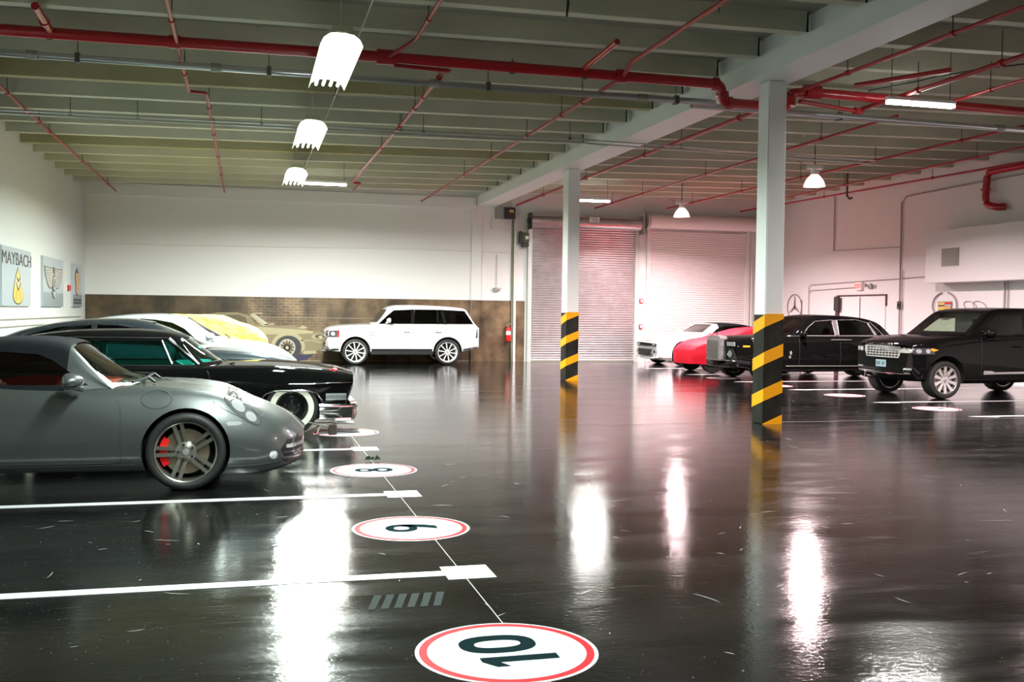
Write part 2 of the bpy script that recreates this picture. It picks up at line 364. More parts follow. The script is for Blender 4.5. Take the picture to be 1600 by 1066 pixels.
# ------------------------------------------------------------------ roller doors
def roller(n, x0, x1, zt, m, mh, hood_z, hood_r, y, closed_color):
    d = tag(bpy.data.objects.new('door_%d' % n, None), kind='structure'); COL.objects.link(d); d.location = (x0, y, 0)
    W = x1-x0; bm = bmesh.new(); prev = None; nz = int(zt/.075)
    for i in range(nz*6+1):
        z = .02+i*zt/(nz*6); ph = (i % 6)/6; off = -.02*math.sin(PI*ph) if ph < 1 else 0
        off = (0, -.012, -.020, -.020, -.012, .004)[i % 6]
        q = (bm.verts.new((.05, off, z)), bm.verts.new((W-.05, off, z)))
        if prev: bm.faces.new((prev[0], prev[1], q[1], q[0]))
        prev = q
    o = bm_link('slat_curtain', bm, m, d); o['kind'] = 'stuff'
    bm_link('bottom_bar', mbox(.03, W-.03, -.05, .01, 0, .06, .006), M['steel_dull'] if n == 1 else m, d)
    for a, b in ((-.07, .06), (W-.06, W+.07)):
        bm = mbox(a, b, -.07, .03, 0, zt+.1); bm_link('guide_rail', bm, mh, d)
    return d
d1 = roller(1, 8.74, 12.40, 4.36, M['steel'], mat('rail_galvanised', (.62, .66, .62), .45, metal=.4), 4.5, .2, YB-.06, 0)
d2 = roller(2, 12.83, 16.42, 4.34, M['doorwhite'], M['doorwhite'], 4.6, .26, YB-.05, 0)
bm = bmesh.new(); lathe(bm, [(.001, 0), (.19, 0), (.19, 3.76), (.001, 3.76)], 24, 'x', (-.06, -.24, 4.50)); bm_link('hood', bm, M['steel'], d1, 40)
bm_link('top_plate', mbox(-.06, 3.70, -.36, -.0, 4.66, 4.74, .01), M['steel_dull'], d1)
bm_link('end_bracket', mbox(-.09, -.05, -.44, -.02, 4.25, 4.76), M['dark'], d1)
bm_link('end_bracket', mbox(3.71, 3.78, -.44, -.02, 4.2, 4.78), M['steel_dull'], d1)
bm = bmesh.new(); lathe(bm, [(.001, -.03), (.07, -.03), (.09, 0), (.09, .04), (.001, .04)], 16, 'x', (-.13, -.24, 4.5)); bm_link('drive_sprocket', bm, M['dark'], d1)
sg = bm_link('door_sign', mbox(1.86, 2.2, -.445, -.435, 4.52, 4.68), M['labelwhite'], d1)
for i in range(4):
    bm_link('sign_line', mbox(1.89+.03*i, 2.14, -.447, -.444, 4.64-.033*i, 4.65-.033*i), M['ink'], sg)
bm = bmesh.new(); lathe(bm, [(.001, 0), (.24, 0), (.24, 3.9), (.001, 3.9)], 24, 'x', (-.12, -.26, 4.64)); bm_link('hood', bm, M['doorwhite'], d2, 40)
bm = bmesh.new(); lathe(bm, [(.001, -.02), (.30, -.02), (.30, .03), (.001, .03)], 24, 'x', (-.2, -.28, 4.66)); bm_link('end_plate', bm, mat('end_plate_grey', (.45, .47, .45), .5), d2, 40)
bm = bmesh.new(); tube(bm, [(-.3, -.3, 4.6), (-.3, -.3, 5.02), (-.2, -.35, 5.1), (.15, -.4, 5.12)], .03, 8); bm_link('conduit', bm, M['wire'], d2, 40)
bm = bmesh.new(); tube(bm, [(3.72, -.1, .9), (3.72, -.1, 4.4)], .02, 6); tube(bm, [(3.95, -.1, 4.5), (3.95, -.1, 5.2)], .05, 8); box(bm, 3.78, 4.15, -.4, -.05, 4.5, 4.72); bm_link('motor', bm, M['white'], d2)
# double man door on the right wall
d3 = tag(bpy.data.objects.new('door_3', None), kind='structure'); COL.objects.link(d3); d3.location = (XR, 0, 0)
for a, b in ((25.33, 26.54), (26.57, 27.72)):
    lf = bm_link('door_leaf', mbox(-.03, 0, a, b, .01, 2.18, .004), M['block'], d3)
bm_link('door_head', mbox(-.05, 0, 25.28, 27.77, 2.19, 2.23), M['shutline'], d3)
bm_link('door_meeting_edge', mbox(-.035, 0, 26.535, 26.575, .01, 2.15), M['shutline'], d3)
bm_link('door_jamb', mbox(-.04, 0, 25.28, 25.32, 1.9, 2.2), M['shutline'], d3)
bm_link('door_jamb', mbox(-.10, 0, 27.62, 27.76, 0, 2.2), M['shutline'], d3)
bm_link('door_closer', mbox(-.16, -.1, 27.5, 27.76, 1.75, 2.18, .01), M['dark'], d3)
# ------------------------------------------------------------------ back wall mural (a flat print)
mu = thing('wall_mural', 'long dark brick photo mural with printed gold vintage coupe on back wall', 'mural', (0, YB-.012, 0))
bm_link('mural_sheet', mbox(XL+.001, 6.83, 0, .011, .0, 1.955), M['mural'], mu)
bm_link('mural_sheet', mbox(6.83, 7.14, -.06, -.05, .0, 1.955), M['mural'], mu)
bm_link('mural_sheet', mbox(7.14, 8.60, 0, .011, .0, 1.955), M['mural'], mu)
for zz in (1.33,):
    bm_link('paper_joint', mbox(-.6, 4.0, -.003, 0, zz, zz+.012), M['joint'], mu)
bm_link('paper_joint', mbox(-3.2, 6.8, -.003, 0, .02, .035), M['joint'], mu)
def flat(poly, y, m, nm, parent, th=.002, close=True):
    """flat print or panel in the wall plane (x,z), th thick"""
    bm = bmesh.new(); vs = [bm.verts.new((p[0], y, p[1])) for p in poly]; f = bm.faces.new(vs)
    r = bmesh.ops.extrude_face_region(bm, geom=[f]); bmesh.ops.translate(bm, verts=[v for v in r['geom'] if isinstance(v, bmesh.types.BMVert)], vec=(0, -th, 0))
    bmesh.ops.recalc_face_normals(bm, faces=bm.faces); bmesh.ops.triangulate(bm, faces=bm.faces)
    return bm_link(nm, bm, m, parent)
def ell(cx, cz, rx, rz, n=28, a0=0, a1=2*PI): return [(cx+rx*math.cos(a0+(a1-a0)*k/n), cz+rz*math.sin(a0+(a1-a0)*k/n)) for k in range(n+(0 if a1-a0 > 6.2 else 1))]
# printed coupe, front wheel centre at (1.16,.41)
pc = flat([(-3.1, .30), (-3.05, .95), (-2.4, 1.12), (-1.5, 1.36), (-.9, 1.47), (-.35, 1.48), (-.02, 1.40), (.24, 1.09), (.7, 1.08), (1.3, 1.09), (1.65, 1.03), (1.85, .90), (2.05, .93), (2.35, .85), (2.30, .72), (2.22, .45), (2.0, .30), (1.95, .20), (1.62, .20), (1.55, .28), (.6, .26), (-3.0, .22)], 0, M['print1'], 'printed_car', mu)
flat([(.2, 1.06), (.7, 1.02), (1.4, .98), (1.9, .93), (1.9, .86), (1.4, .84), (.7, .82), (-1.5, .84), (-3, .82), (-3, .93), (-.4, 1.0)], -.002, M['print2'], 'printed_highlight', pc)
flat([(-1.3, 1.0), (-.9, 1.38), (-.3, 1.41), (-.1, 1.33), (.0, 1.02)], -.002, M['print3'], 'printed_side_window', pc)
flat([(.02, 1.40), (.12, 1.47), (.38, 1.48), (.42, 1.45), (.16, 1.43), (.62, 1.12), (.42, 1.09), (.36, 1.10)], -.002, M['print2'], 'printed_windshield_frame', pc)
flat([(.10, 1.40), (.2, 1.41), (.60, 1.12), (.48, 1.10)], -.003, M['print5'], 'printed_windshield', pc)
flat([(.28, 1.10), (.7, 1.16), (.78, 1.13), (.5, 1.08)], -.003, M['print2'], 'printed_wiper_cowl', pc)
flat([(1.45, 1.02), (1.6, 1.10), (1.75, 1.04), (1.62, 1.0)], -.003, M['print2'], 'printed_scoop', pc)
fl = [(1.16+.50*math.cos(a), .46+.44*math.sin(a)) for a in np.linspace(-.25, PI, 20)]+[(1.16+.40*math.cos(a), .44+.35*math.sin(a)) for a in np.linspace(PI, -.35, 20)]
flat(fl, -.003, M['print2'], 'printed_arch_flare', pc)
flat(ell(1.16, .42, .395, .37), -.002, M['print4'], 'printed_tyre', pc)
flat(ell(1.13, .42, .245, .265), -.0035, M['print5'], 'printed_rim', pc)
for k in range(12):
    a = 2*PI*k/12+.1
    flat([(1.13+.06*math.cos(a-.6), .42+.06*math.sin(a-.6)), (1.13+.21*math.cos(a-.14), .42+.22*math.sin(a-.14)), (1.13+.21*math.cos(a+.14), .42+.22*math.sin(a+.14)), (1.13+.06*math.cos(a+.6), .42+.06*math.sin(a+.6))], -.005, M['print3'], 'printed_spoke_gap', pc)
flat(ell(2.06, .76, .20, .09), -.003, M['print2'], 'printed_headlight_surround', pc); flat(ell(2.1, .77, .15, .065), -.005, M['print3'], 'printed_headlight', pc); flat(ell(2.13, .75, .06, .04), -.007, M['print5'], 'printed_lamp', pc)
flat([(1.55, .66), (1.9, .66), (2.1, .60), (2.3, .60), (2.3, .57), (2.08, .57), (1.88, .63), (1.55, .63)], -.003, M['print2'], 'printed_crease', pc)
flat([(1.62, .33), (1.98, .33), (2.02, .25), (1.62, .22)], -.003, M['print2'], 'printed_spoiler', pc)
flat([(1.3, .02), (1.35, .20), (1.95, .23), (1.72, .06), (1.5, .02)], -.001, M['print6'], 'printed_shadow', pc)
# ------------------------------------------------------------------ back wall fittings
t = thing('disconnect_box', 'dark electrical disconnect box high on the back wall below the girder', 'electrical box', (7.58, YB-.01, 4.56))
bm_link('housing', mbox(0, .30, -.18, 0, 0, .36, .01), M['steel_dull'], t); bm_link('cover', mbox(.26, .62, -.24, -.02, 0, .36, .012), M['dark'], t)
bm_link('warning_label', mbox(.42, .56, -.246, -.24, .2, .28), M['labelyel'], t)
bm = bmesh.new(); tube(bm, [(.52, -.08, .36), (.54, -.08, .5), (.46, -.08, .58)], .01, 6); bm_link('cable', bm, M['wire'], t); bm = bmesh.new(); tube(bm, [(-.1, -.03, .1), (-.16, -.03, -.25), (-.1, -.03, -.32), (-.04, -.03, -.26)], .01, 6); bm_link('cable', bm, M['wire'], t)
t = thing('door_operator', 'green motor operator mounted left of the metal roller shutter', 'motor', (8.36, YB-.01, 3.68))
bm = bmesh.new(); lathe(bm, [(.001, 0), (.12, 0), (.14, .04), (.14, .26), (.11, .32), (.001, .32)], 20, 'z', (.18, -.18, .14)); bm_link('motor_body', bm, M['greenmotor'], t, 50)
bm_link('gear_case', mbox(.08, .30, -.26, -.04, 0, .14, .02), M['dark'], t); bm_link('chain_guard', mbox(.0, .07, -.26, -.04, .12, .5, .01), M['dark'], t)
bm_link('motor_label', mbox(.16, .26, -.33, -.318, .24, .34), M['labelwhite'], t)
bm = bmesh.new(); tube(bm, [(.32, -.1, -3.6), (.32, -.1, .1)], .012, 6); bm_link('chain', bm, M['rod'], t)
t = thing('fire_extinguisher', 'red fire extinguisher hanging on mural near the downpipe', 'fire extinguisher', (8.04, YB-.11, .66))
bm = bmesh.new(); lathe(bm, [(.001, 0), (.075, 0), (.085, .03), (.085, .36), (.06, .43), (.03, .46), (.03, .48), (.001, .48)], 20, 'z'); bm_link('cylinder', bm, M['extred'], t, 50)
bm = bmesh.new(); lathe(bm, [(.086, .2), (.088, .2), (.088, .32), (.086, .32)], 20, 'z'); bm_link('instruction_label', bm, M['labelwhite'], t, 50)
bm = bmesh.new(); tube(bm, [(0, 0, .47), (0, 0, .53), (.06, -.02, .55), (.09, -.03, .53)], .014, 6); tube(bm, [(0, 0, .5), (-.07, -.02, .5)], .012, 6); bm_link('valve_handle', bm, M['steel_dull'], t)
bm = bmesh.new(); tube(bm, [(.0, -.0, .5), (-.08, -.03, .46), (-.105, -.05, .3), (-.10, -.06, .12)], .012, 6); bm_link('hose', bm, M['rubber'], t, 50)
bm_link('wall_bracket', mbox(-.03, .03, .06, .098, .1, .4), M['dark'], t)
t = thing('wall_hook', 'pale cable hook on the wall above the mural edge', 'hook', (7.65, YB-.01, 2.27))
bm = bmesh.new(); tube(bm, [(0, -.02, 1.15), (0, -.02, .12)], .008, 6); tube(bm, [(-.12, -.06, .08), (-.08, -.06, 0), (.0, -.06, -.03), (.08, -.06, 0), (.12, -.06, .08)], .02, 8); box(bm, -.05, .05, -.06, 0, 0, .1); bm_link('bracket', bm, M['steel_dull'], t, 50)
for i, (z, l) in enumerate(((2.02, 'upper red fire alarm pull on the white strip between shutters'), (1.17, 'lower red alarm box on the white strip between shutters'))):
    t = thing('alarm_pull', l, 'alarm', (12.61, YB-.01, z-.08)); bm_link('alarm_body', mbox(-.07, .07, -.06, 0, 0, .15, .01), M['alarm'], t); bm_link('alarm_face', mbox(-.04, .04, -.066, -.06, .03, .07), M['labelwhite'], t)
    bm_link('alarm_lever', mbox(-.05, .05, -.075, -.06, .09, .12), M['labelwhite'], t)
# ------------------------------------------------------------------ posters on the left wall (x = wall, long side along y)
def side_poster(label, y0, y1, nm='poster'):
    t = thing(nm, label, 'poster', (XL+.001, y0, 1.575))
    bm_link('panel', mbox(0, .05, 0, y1-y0, 0, 1.17, .004), M['poster'], t); return t, y1-y0
def wallflat(poly, x, m, nm, parent, th=.003):
    """poly in (y,z) on the left wall, th thick toward the room"""
    bm = bmesh.new(); f = bm.faces.new([bm.verts.new((x, p[0], p[1])) for p in poly])
    r = bmesh.ops.extrude_face_region(bm, geom=[f]); bmesh.ops.translate(bm, verts=[v for v in r['geom'] if isinstance(v, bmesh.types.BMVert)], vec=(th, 0, 0))
    bmesh.ops.recalc_face_normals(bm, faces=bm.faces); bmesh.ops.triangulate(bm, faces=bm.faces); return bm_link(nm, bm, m, parent)
t, W = side_poster('poster nearest the camera with large capital lettering and gold leaf emblem', 21.2, 23.87)
tm = text_mesh('MAYBACH', .36, extr=.002, offset=.0, sx=1.62)
o = link('lettering', tm, M['ink'], t); o.matrix_local = Matrix.Translation((.054, W/2, .94)) @ Matrix(((0, 0, 1, 0), (1, 0, 0, 0), (0, 1, 0, 0), (0, 0, 0, 1)))
c = W/2+.05
def emb(pts, m, nm, x=.051, cc=None, th=.003): return wallflat([((cc if cc is not None else c)+p[0], p[1]) for p in pts], x, m, nm, t, th)
emb([(0, .80), (.22, .62), (.40, .38), (.48, .2), (.38, .10), (.2, .05), (0, .03), (-.2, .05), (-.38, .10), (-.48, .2), (-.40, .38), (-.22, .62)], M['ink'], 'emblem_outline')
emb([(0, .77), (.20, .60), (.37, .38), (.44, .2), (.35, .12), (.2, .075), (0, .055), (-.2, .075), (-.35, .12), (-.44, .2), (-.37, .38), (-.20, .60)], M['gold'], 'emblem_face', .054)
emb([(-.35, .42), (-.22, .60), (-.12, .55), (-.2, .40), (-.32, .36)], M['gold2'], 'emblem_left_petal', .057); emb([(.35, .42), (.22, .60), (.12, .55), (.2, .40), (.32, .36)], M['pinkink'], 'emblem_right_petal', .057)
emb([(0, .53), (.17, .60), (.16, .56), (0, .48), (-.16, .56), (-.17, .60)], M['ink'], 'emblem_chevron', .060); emb([(0, .36), (.22, .50), (.21, .45), (0, .31), (-.21, .45), (-.22, .50)], M['ink'], 'emblem_chevron', .060)
emb([(0, .50), (.12, .55), (.08, .36), (0, .31+.06), (-.08, .36), (-.12, .55)], M['gold2'], 'emblem_centre', .058)
for s in (-.26, -.12, .12, .26): emb([(s-.015, .12), (s+.015, .12), (s*.7+.012, .34), (s*.7-.012, .34)], M['orange'], 'emblem_rib', .058)
t, W = side_poster('middle poster on the left wall with winged emblem around an oval', 25.2, 27.80)
c = W/2
wallflat([(0.01, .01), (W-.01, .01), (W-.01, .34), (.01, .34)], .051, M['poster2'], 'lower_band', t)
wingtone = mat('poster_wing', (.50, .48, .42), .45)
for sd in (-1, 1):
    emb([(sd*a_, b_) for a_, b_ in ((.12, .93), (.62, .93), (1.18, .95), (1.14, .80), (1.02, .68), (.86, .55), (.62, .44), (.36, .42), (.12, .50))], M['silverink'], 'wing_outline', .055)
    emb([(sd*a_, b_) for a_, b_ in ((.14, .90), (.62, .90), (1.10, .915), (1.06, .79), (.94, .68), (.80, .57), (.60, .475), (.38, .455), (.14, .53))], wingtone, 'wing_face', .059)
    for k in range(7):
        y1_, z1_ = sd*(.26+.02*k), .86-.055*k; y2_, z2_ = sd*(1.10-.10*k), .84-.062*k
        emb([(y1_, z1_+.006), (y2_, z2_+.010), (y2_, z2_-.012), (y1_, z1_-.008)], M['silverink'], 'feather_line', .063, th=.002)
emb([(-.10, .90), (0, .98), (.10, .90), (.06, .80), (-.06, .80)], M['silverink'], 'emblem_head', .063)
emb([(x_, z_) for x_, z_ in ell(0, .56, .24, .20)], M['ink'], 'oval_border', .066); emb(ell(0, .56, .19, .17), M['poster'], 'oval_face', .070)
tm = text_mesh('B', .26, extr=.001, offset=.006, sx=1.7); o = link('letter', tm, M['silverink'], t); o.matrix_local = Matrix.Translation((.075, c, .56)) @ Matrix(((0, 0, 1, 0), (1, 0, 0, 0), (0, 1, 0, 0), (0, 0, 0, 1)))
emb([(-.25, .38), (.25, .38), (.2, .28), (.08, .2), (-.08, .2), (-.2, .28)], M['silverink'], 'tail_feathers', .066); emb([(-.19, .37), (.19, .37), (.15, .29), (.06, .225), (-.06, .225), (-.15, .29)], M['poster'], 'tail_face', .070)
t, W = side_poster('poster nearest the back corner with tall orange feather emblem', 29.25, 30.75)
c = W*.44
wallflat([(0.01, .01), (W-.01, .01), (W-.01, .34), (.01, .34)], .051, M['poster2'], 'lower_band', t)
emb([(0, 1.08), (.3, .92), (.3, .8), (.24, .5), (.1, .33), (0, .3), (-.1, .33), (-.24, .5), (-.3, .8), (-.3, .92)], M['ink'], 'emblem_outline', .055)
emb([(-.24, .92), (.24, .92), (.19, .5), (.08, .36), (-.08, .36), (-.19, .5)], M['orange'], 'emblem_face', .059)
for z in (.84, .76, .68, .60, .52): emb([(-.22, z), (.22, z), (.22, z-.012), (-.22, z-.012)], M['silverink'], 'emblem_bar', .062)
wallflat([(.12, .09), (W-.12, .09), (W-.12, .22), (.12, .22)], .055, M['ink'], 'word_strip', t)
for k in range(6): wallflat([(.2+.2*k, .13), (.3+.2*k, .13), (.3+.2*k, .18), (.2+.2*k, .18)], .058, M['poster2'], 'word_mark', t)
t = thing('alarm_strobe', 'small red fire alarm strobe between two posters on the left wall', 'alarm', (XL+.001, 28.55, 2.0))
bm_link('alarm_body', mbox(0, .07, 0, .30, 0, .15, .01), M['alarm'], t); bm_link('back_plate', mbox(0, .02, -.06, .36, -.02, .17), M['labelwhite'], t)
# ------------------------------------------------------------------ right wall things
RW = Matrix(((0, 0, -1, 0), (-1, 0, 0, 0), (0, 1, 0, 0), (0, 0, 0, 1)))
t = thing('exit_sign', 'lit white exit sign with red letters above the double door', 'exit sign', (XR-.001, 26.6, 2.36))
bm_link('sign_box', mbox(-.08, 0, -.17, .17, 0, .24, .01), M['exitbox'], t)
tm = text_mesh('EXIT', .17, extr=.002, offset=.004); o = link('letters', tm, M['exitred'], t); o.matrix_local = Matrix.Translation((-.083, 0, .115)) @ RW
t = thing('emergency_light', 'twin headed emergency light beside the exit sign', 'emergency light', (XR-.001, 26.05, 2.38))
bm_link('battery_box', mbox(-.07, 0, -.1, .1, .02, .13, .01), M['steel_dull'], t)
for s in (-.16, .12):
    bm = bmesh.new(); lathe(bm, [(.001, 0), (.03, 0), (.06, -.08), (.055, -.09), (.001, -.085)], 14, 'x', (-.07, s, .12)); bm_link('lamp_head', bm, M['steel_dull'], t, 50)
t = thing('duct_box', 'long white boxed duct projecting from the right wall above the dark cars', 'duct', (XR, 0, 0))
bm_link('duct_casing', mbox(-.55, -.001, 12, 22.9, 2.47, 3.80, .01), M['block'], t)
g = bm_link('grille', mbox(-.57, -.55, 21.6, 22.25, 2.87, 3.32, .004), M['steel_dull'], t)
for k in range(14): bm_link('louvre', mbox(-.585, -.565, 21.64, 22.21, 2.90+.03*k, 2.912+.03*k), M['vent'], g)
def rwall(poly, x, m, nm, parent, th=.004):
    bm = bmesh.new(); f = bm.faces.new([bm.verts.new((x, p[0], p[1])) for p in poly])
    r = bmesh.ops.extrude_face_region(bm, geom=[f]); bmesh.ops.translate(bm, verts=[v for v in r['geom'] if isinstance(v, bmesh.types.BMVert)], vec=(-th, 0, 0))
    bmesh.ops.recalc_face_normals(bm, faces=bm.faces); bmesh.ops.triangulate(bm, faces=bm.faces); return bm_link(nm, bm, m, parent)
def ring_yz(bm, cy_, cz_, ry, rz_, r, x, a0=0, a1=2*PI, n=48):
    tube(bm, [(x, cy_+ry*math.cos(a0+(a1-a0)*k/n), cz_+rz_*math.sin(a0+(a1-a0)*k/n)) for k in range(n+1)], r, 6, False)
emink = mat('emblem_steel_ink', (.25, .16, .18), .5)
t = thing('star_emblem', 'round three pointed star outline drawn on the pink lit right wall', 'wall emblem', (XR-.02, 30.3, 1.87))
bm = bmesh.new(); ring_yz(bm, 0, 0, .45, .42, .013, -.01); bm_link('emblem_ring', bm, emink, t)
for a in (PI/2, PI/2+2.094, PI/2+4.188):
    ca, sa = math.cos(a), math.sin(a)
    rwall([(-.05*-sa, -.05*ca) , (.41*ca, .40*sa), (.05*-sa, .05*ca), (-.04*ca, -.04*sa)], 0, emink, 'star_arm', t, .008)
t = thing('wall_conduit_post', 'thin vertical conduit on the wall beside the star emblem', 'conduit', (XR-.03, 29.85, 0)); bm = bmesh.new(); tube(bm, [(0, 0, 0), (0, 0, 2.1)], .015, 6); bm_link('pipe', bm, emink, t)
t = thing('crest_emblem', 'coloured shield crest inside a wreath ring behind the black off-roader', 'wall emblem', (XR-.025, 22.78, 1.88))
bm = bmesh.new(); ring_yz(bm, 0, .02, .47, .34, .02, -.012, PI/2+.25, PI*1.5); ring_yz(bm, 0, .02, .47, .34, .02, -.012, PI/2-.25, -PI/2); bm_link('wreath', bm, mat('wreath_grey', (.35, .28, .28), .5), t)
shield = [(.28, .12), (-.28, .12), (-.25, -.14), (0, -.3), (.25, -.14)]
rwall(shield, 0, M['silverink'], 'shield', t, .006)
cells = [((.26, 0), (.10, .03), 'gold'), ((.26, 0), (.03, .0), 'ink'), ((.26, 0), (-.01, -.10), 'gold'), ((-.01, -.25), (.1, .05), 'extred'), ((-.01, -.25), (.04, .0), 'poster'), ((-.01, -.25), (-.01, -.08), 'orange'), ((.22, .0), (-.11, -.18), 'extred'), ((0, -.22), (-.09, -.18), 'orange')]
for (a, b), (c1, c2), k in cells: rwall([(a, c1), (b, c1), (b, c2), (a, c2)], -.006, M[k], 'shield_field', t, .004)
t = thing('script_lettering', 'thin script flourish on the wall right of the shield crest', 'wall lettering', (XR-.012, 21.5, 1.86))
bm = bmesh.new()
for cc in (.32, -.02):
    tube(bm, [(-.008, cc+.22*math.cos(a)+.1*math.sin(a), .02+.12*math.sin(a)) for a in np.linspace(-.6, 3.9, 18)], .008, 5)
bm_link('script_stroke', bm, emink, t)
t = thing('wall_switch', 'black switch box on a vertical conduit of the right wall', 'switch', (XR-.001, 24.66, 1.80)); bm_link('switch_box', mbox(-.07, 0, -.08, .08, 0, .22, .01), M['dark'], t); bm_link('switch_lever', mbox(-.1, -.07, -.02, .02, .08, .14), M['rubber'], t)
t = thing('conduit_run', 'grey conduit lines running up and along the right wall', 'conduit', (XR, 0, 0)); bm = bmesh.new()
gr = mat('conduit_grey_pink', (.45, .38, .38), .5)
tube(bm, [(-.04, 24.66, 0), (-.04, 24.66, 4.75), (-.04, 24.45, 4.9), (-.04, 12, 5.05)], .022, 6); tube(bm, [(-.04, 24.56, 0), (-.04, 24.56, 2.9)], .014, 6)
tube(bm, [(-.04, 28.0, 3.6), (-.04, 28.0, 5.3)], .02, 6); tube(bm, [(-.04, 28.0, 3.6), (-.04, 24.66, 3.52)], .012, 6)
tube(bm, [(-.04, 29.4, 1.0), (-.04, 29.4, 2.52), (-.04, 29.3, 2.58), (-.04, 22.9, 2.68)], .012, 6); tube(bm, [(-.04, 29.4, 2.3), (-.04, 29.3, 2.4), (-.04, 26.8, 2.45)], .010, 6)
tube(bm, [(-.04, 20.62, 0), (-.04, 20.62, 2.5)], .02, 6); tube(bm, [(-.04, 20.5, 0), (-.04, 20.5, 2.5)], .014, 6)
bm_link('conduit_tube', bm, gr, t, 60)

# ------------------------------------------------------------------ pipes
def pipe_thing(name, label, cat, runs, r, m, couple=None, group=None, rods=None, extra=None):
    p0 = runs[0][0]; t = thing(name, label, cat, p0, 0, group)
    o0 = Vector(p0)
    for run in runs:
        bm = bmesh.new(); pts = []
        R = [Vector(p)-o0 for p in run]
        for i, p in enumerate(R):
            if 0 < i < len(R)-1:
                a = (R[i-1]-p); b = (R[i+1]-p); rr = min(2.2*r, a.length*.45, b.length*.45); a.normalize(); b.normalize()
                for k in range(5):
                    tt = k/4; pts.append((p+a*rr)*(1-tt)**2+p*2*tt*(1-tt)+(p+b*rr)*tt**2)
            else: pts.append(p)
        tube(bm, pts, r, 14); bm_link('pipe', bm, m, t, 50)
    for c in (couple or []):
        p, d, L_, rr = Vector(c[0])-o0, Vector(c[1]).normalized(), c[2], c[3]
        bm = bmesh.new(); tube(bm, [p-d*L_/2, p+d*L_/2], rr, 14); bm_link('coupling', bm, m, t, 50)
    for p, h in (rods or []):
        q = Vector(p)-o0; bm = bmesh.new(); tube(bm, [q, q+Vector((0, 0, h))], .008, 5); tube(bm, [q+Vector((0, -.012, 0)), q+Vector((0, .012, 0))], r*1.25, 10); bm_link('hanger', bm, M['rod'], t)
    return t
MP = 'redpipe'
rodsL = [((x, 13.7, 4.95), .12) for x in (-2.4, 3.5, 4.55)]
pipe_thing('fire_main_pipe', 'thick red sprinkler main crossing the ceiling and dipping under the girder', 'pipe',
    [[(-4.6, 13.72, 4.945), (1.75, 13.62, 4.945)], [(1.75, 13.62, 4.945), (6.70, 13.80, 4.96), (6.74, 13.86, 4.71), (7.85, 13.90, 4.71), (7.86, 13.9, 4.92), (8.2, 13.92, 4.97), (17.4, 14.6, 5.0)]], .072, M[MP],
    couple=[((1.75, 13.62, 4.945), (1, 0, 0), .26, .10), ((-.93, 13.66, 4.945), (1, 0, 0), .14, .085), ((5.1, 13.72, 4.95), (1, 0, 0), .14, .095), ((6.60, 13.8, 4.96), (1, 0, 0), .07, .095), ((6.74, 13.85, 4.83), (0, 0, 1), .06, .095), ((6.86, 13.87, 4.71), (1, 0, 0), .07, .095), ((7.85, 13.9, 4.80), (0, 0, 1), .14, .105), ((8.25, 13.92, 4.97), (1, 0, 0), .25, .11)], rods=rodsL)
def branch(label, pts, r=.026, cps=(), m='redthin', rods=True):
    c = []; rd = []
    for y in cps:
        for a, b in zip(pts, pts[1:]):
            if min(a[1], b[1]) <= y <= max(a[1], b[1]) and abs(a[1]-b[1]) > .5:
                k = (y-a[1])/(b[1]-a[1]); p = [a[i]+(b[i]-a[i])*k for i in range(3)]
                c.append((p, (b[0]-a[0], b[1]-a[1], b[2]-a[2]), .06, r*1.5)); rd.append((p, 5.28-p[2])); break
    return pipe_thing('sprinkler_pipe', label, 'pipe', [pts], r, M[m], c, 'sprinkler branch pipes', rd if rods else None)
Zb = 4.93
branch('thin red sprinkler branch running along the left wall', [(-3.62, 6, Zb), (-3.70, 17, Zb), (-3.72, 21.0, Zb), (-3.72, 31.3, Zb)], .024, (8, 12, 17.6, 20.2, 21.2, 25.2, 29.5))
branch('red branch with a small sideways step, left of the bright high bay lights', [(-.85, 7, Zb), (-.92, 16.6, Zb), (-.66, 16.65, Zb), (-.70, 30.4, Zb)], .026, (12.6, 15.4, 17.8, 20.5, 23.4, 26.5))
branch('red branch ending near the tube light, with two offsets', [(2.62, 14.05, Zb), (2.64, 17.0, Zb), (2.60, 27.0, Zb), (2.82, 27.05, Zb), (2.80, 28.6, Zb)], .028, (14.5, 15.9, 16.8, 18.5, 21.0))
branch('short red branch rising from the main toward the camera, right of the nearest light', [(2.06, 6, Zb+.12), (2.05, 13.0, Zb+.12), (1.76, 13.55, Zb)], .024, (12.1,))
branch('red branch crossing the main pipe between light row and girder', [(5.02, 6, Zb+.1), (5.06, 13.2, Zb+.1), (5.12, 13.7, Zb), (5.06, 30.8, Zb)], .027, (15.5, 16.6, 18.8, 21.7, 24.5))
pipe_thing('pipe_stub', 'short red capped stub above the main pipe at left', 'pipe', [[(-2.36, 12.6, 4.97), (-2.38, 13.6, 4.965)]], .045, M[MP], [((-2.38, 13.25, 4.967), (0, 1, 0), .06, .06)])
pipe_thing('pipe_stub', 'short red stub above the main pipe near the girder', 'pipe', [[(4.55, 12.4, 5.06), (4.52, 13.6, 5.0)]], .04, M[MP])
pipe_thing('offset_pipe', 'short red pipe hanging just under the main at the tee joint', 'pipe', [[(1.85, 13.6, 4.84), (2.62, 13.68, 4.84), (2.63, 14.1, 4.92)]], .026, M['redthin'])
branch('red branch just right of the girder in the right bay', [(8.1, 14.0, 4.95), (8.12, 31.0, 4.95)], .036, (16.0, 20.3, 24.2, 28.0))
branch('red branch in the right bay passing behind the big column', [(10.5, 15.0, 4.95), (10.7, 31.0, 4.95)], .026, (17.4, 22.6, 26.8, 29.3))
branch('red branch above the bell lamps in the right bay', [(13.2, 15.0, 4.97), (12.95, 30.5, 4.97)], .028, (16.8, 19.5, 22.5, 25.5, 28.6))
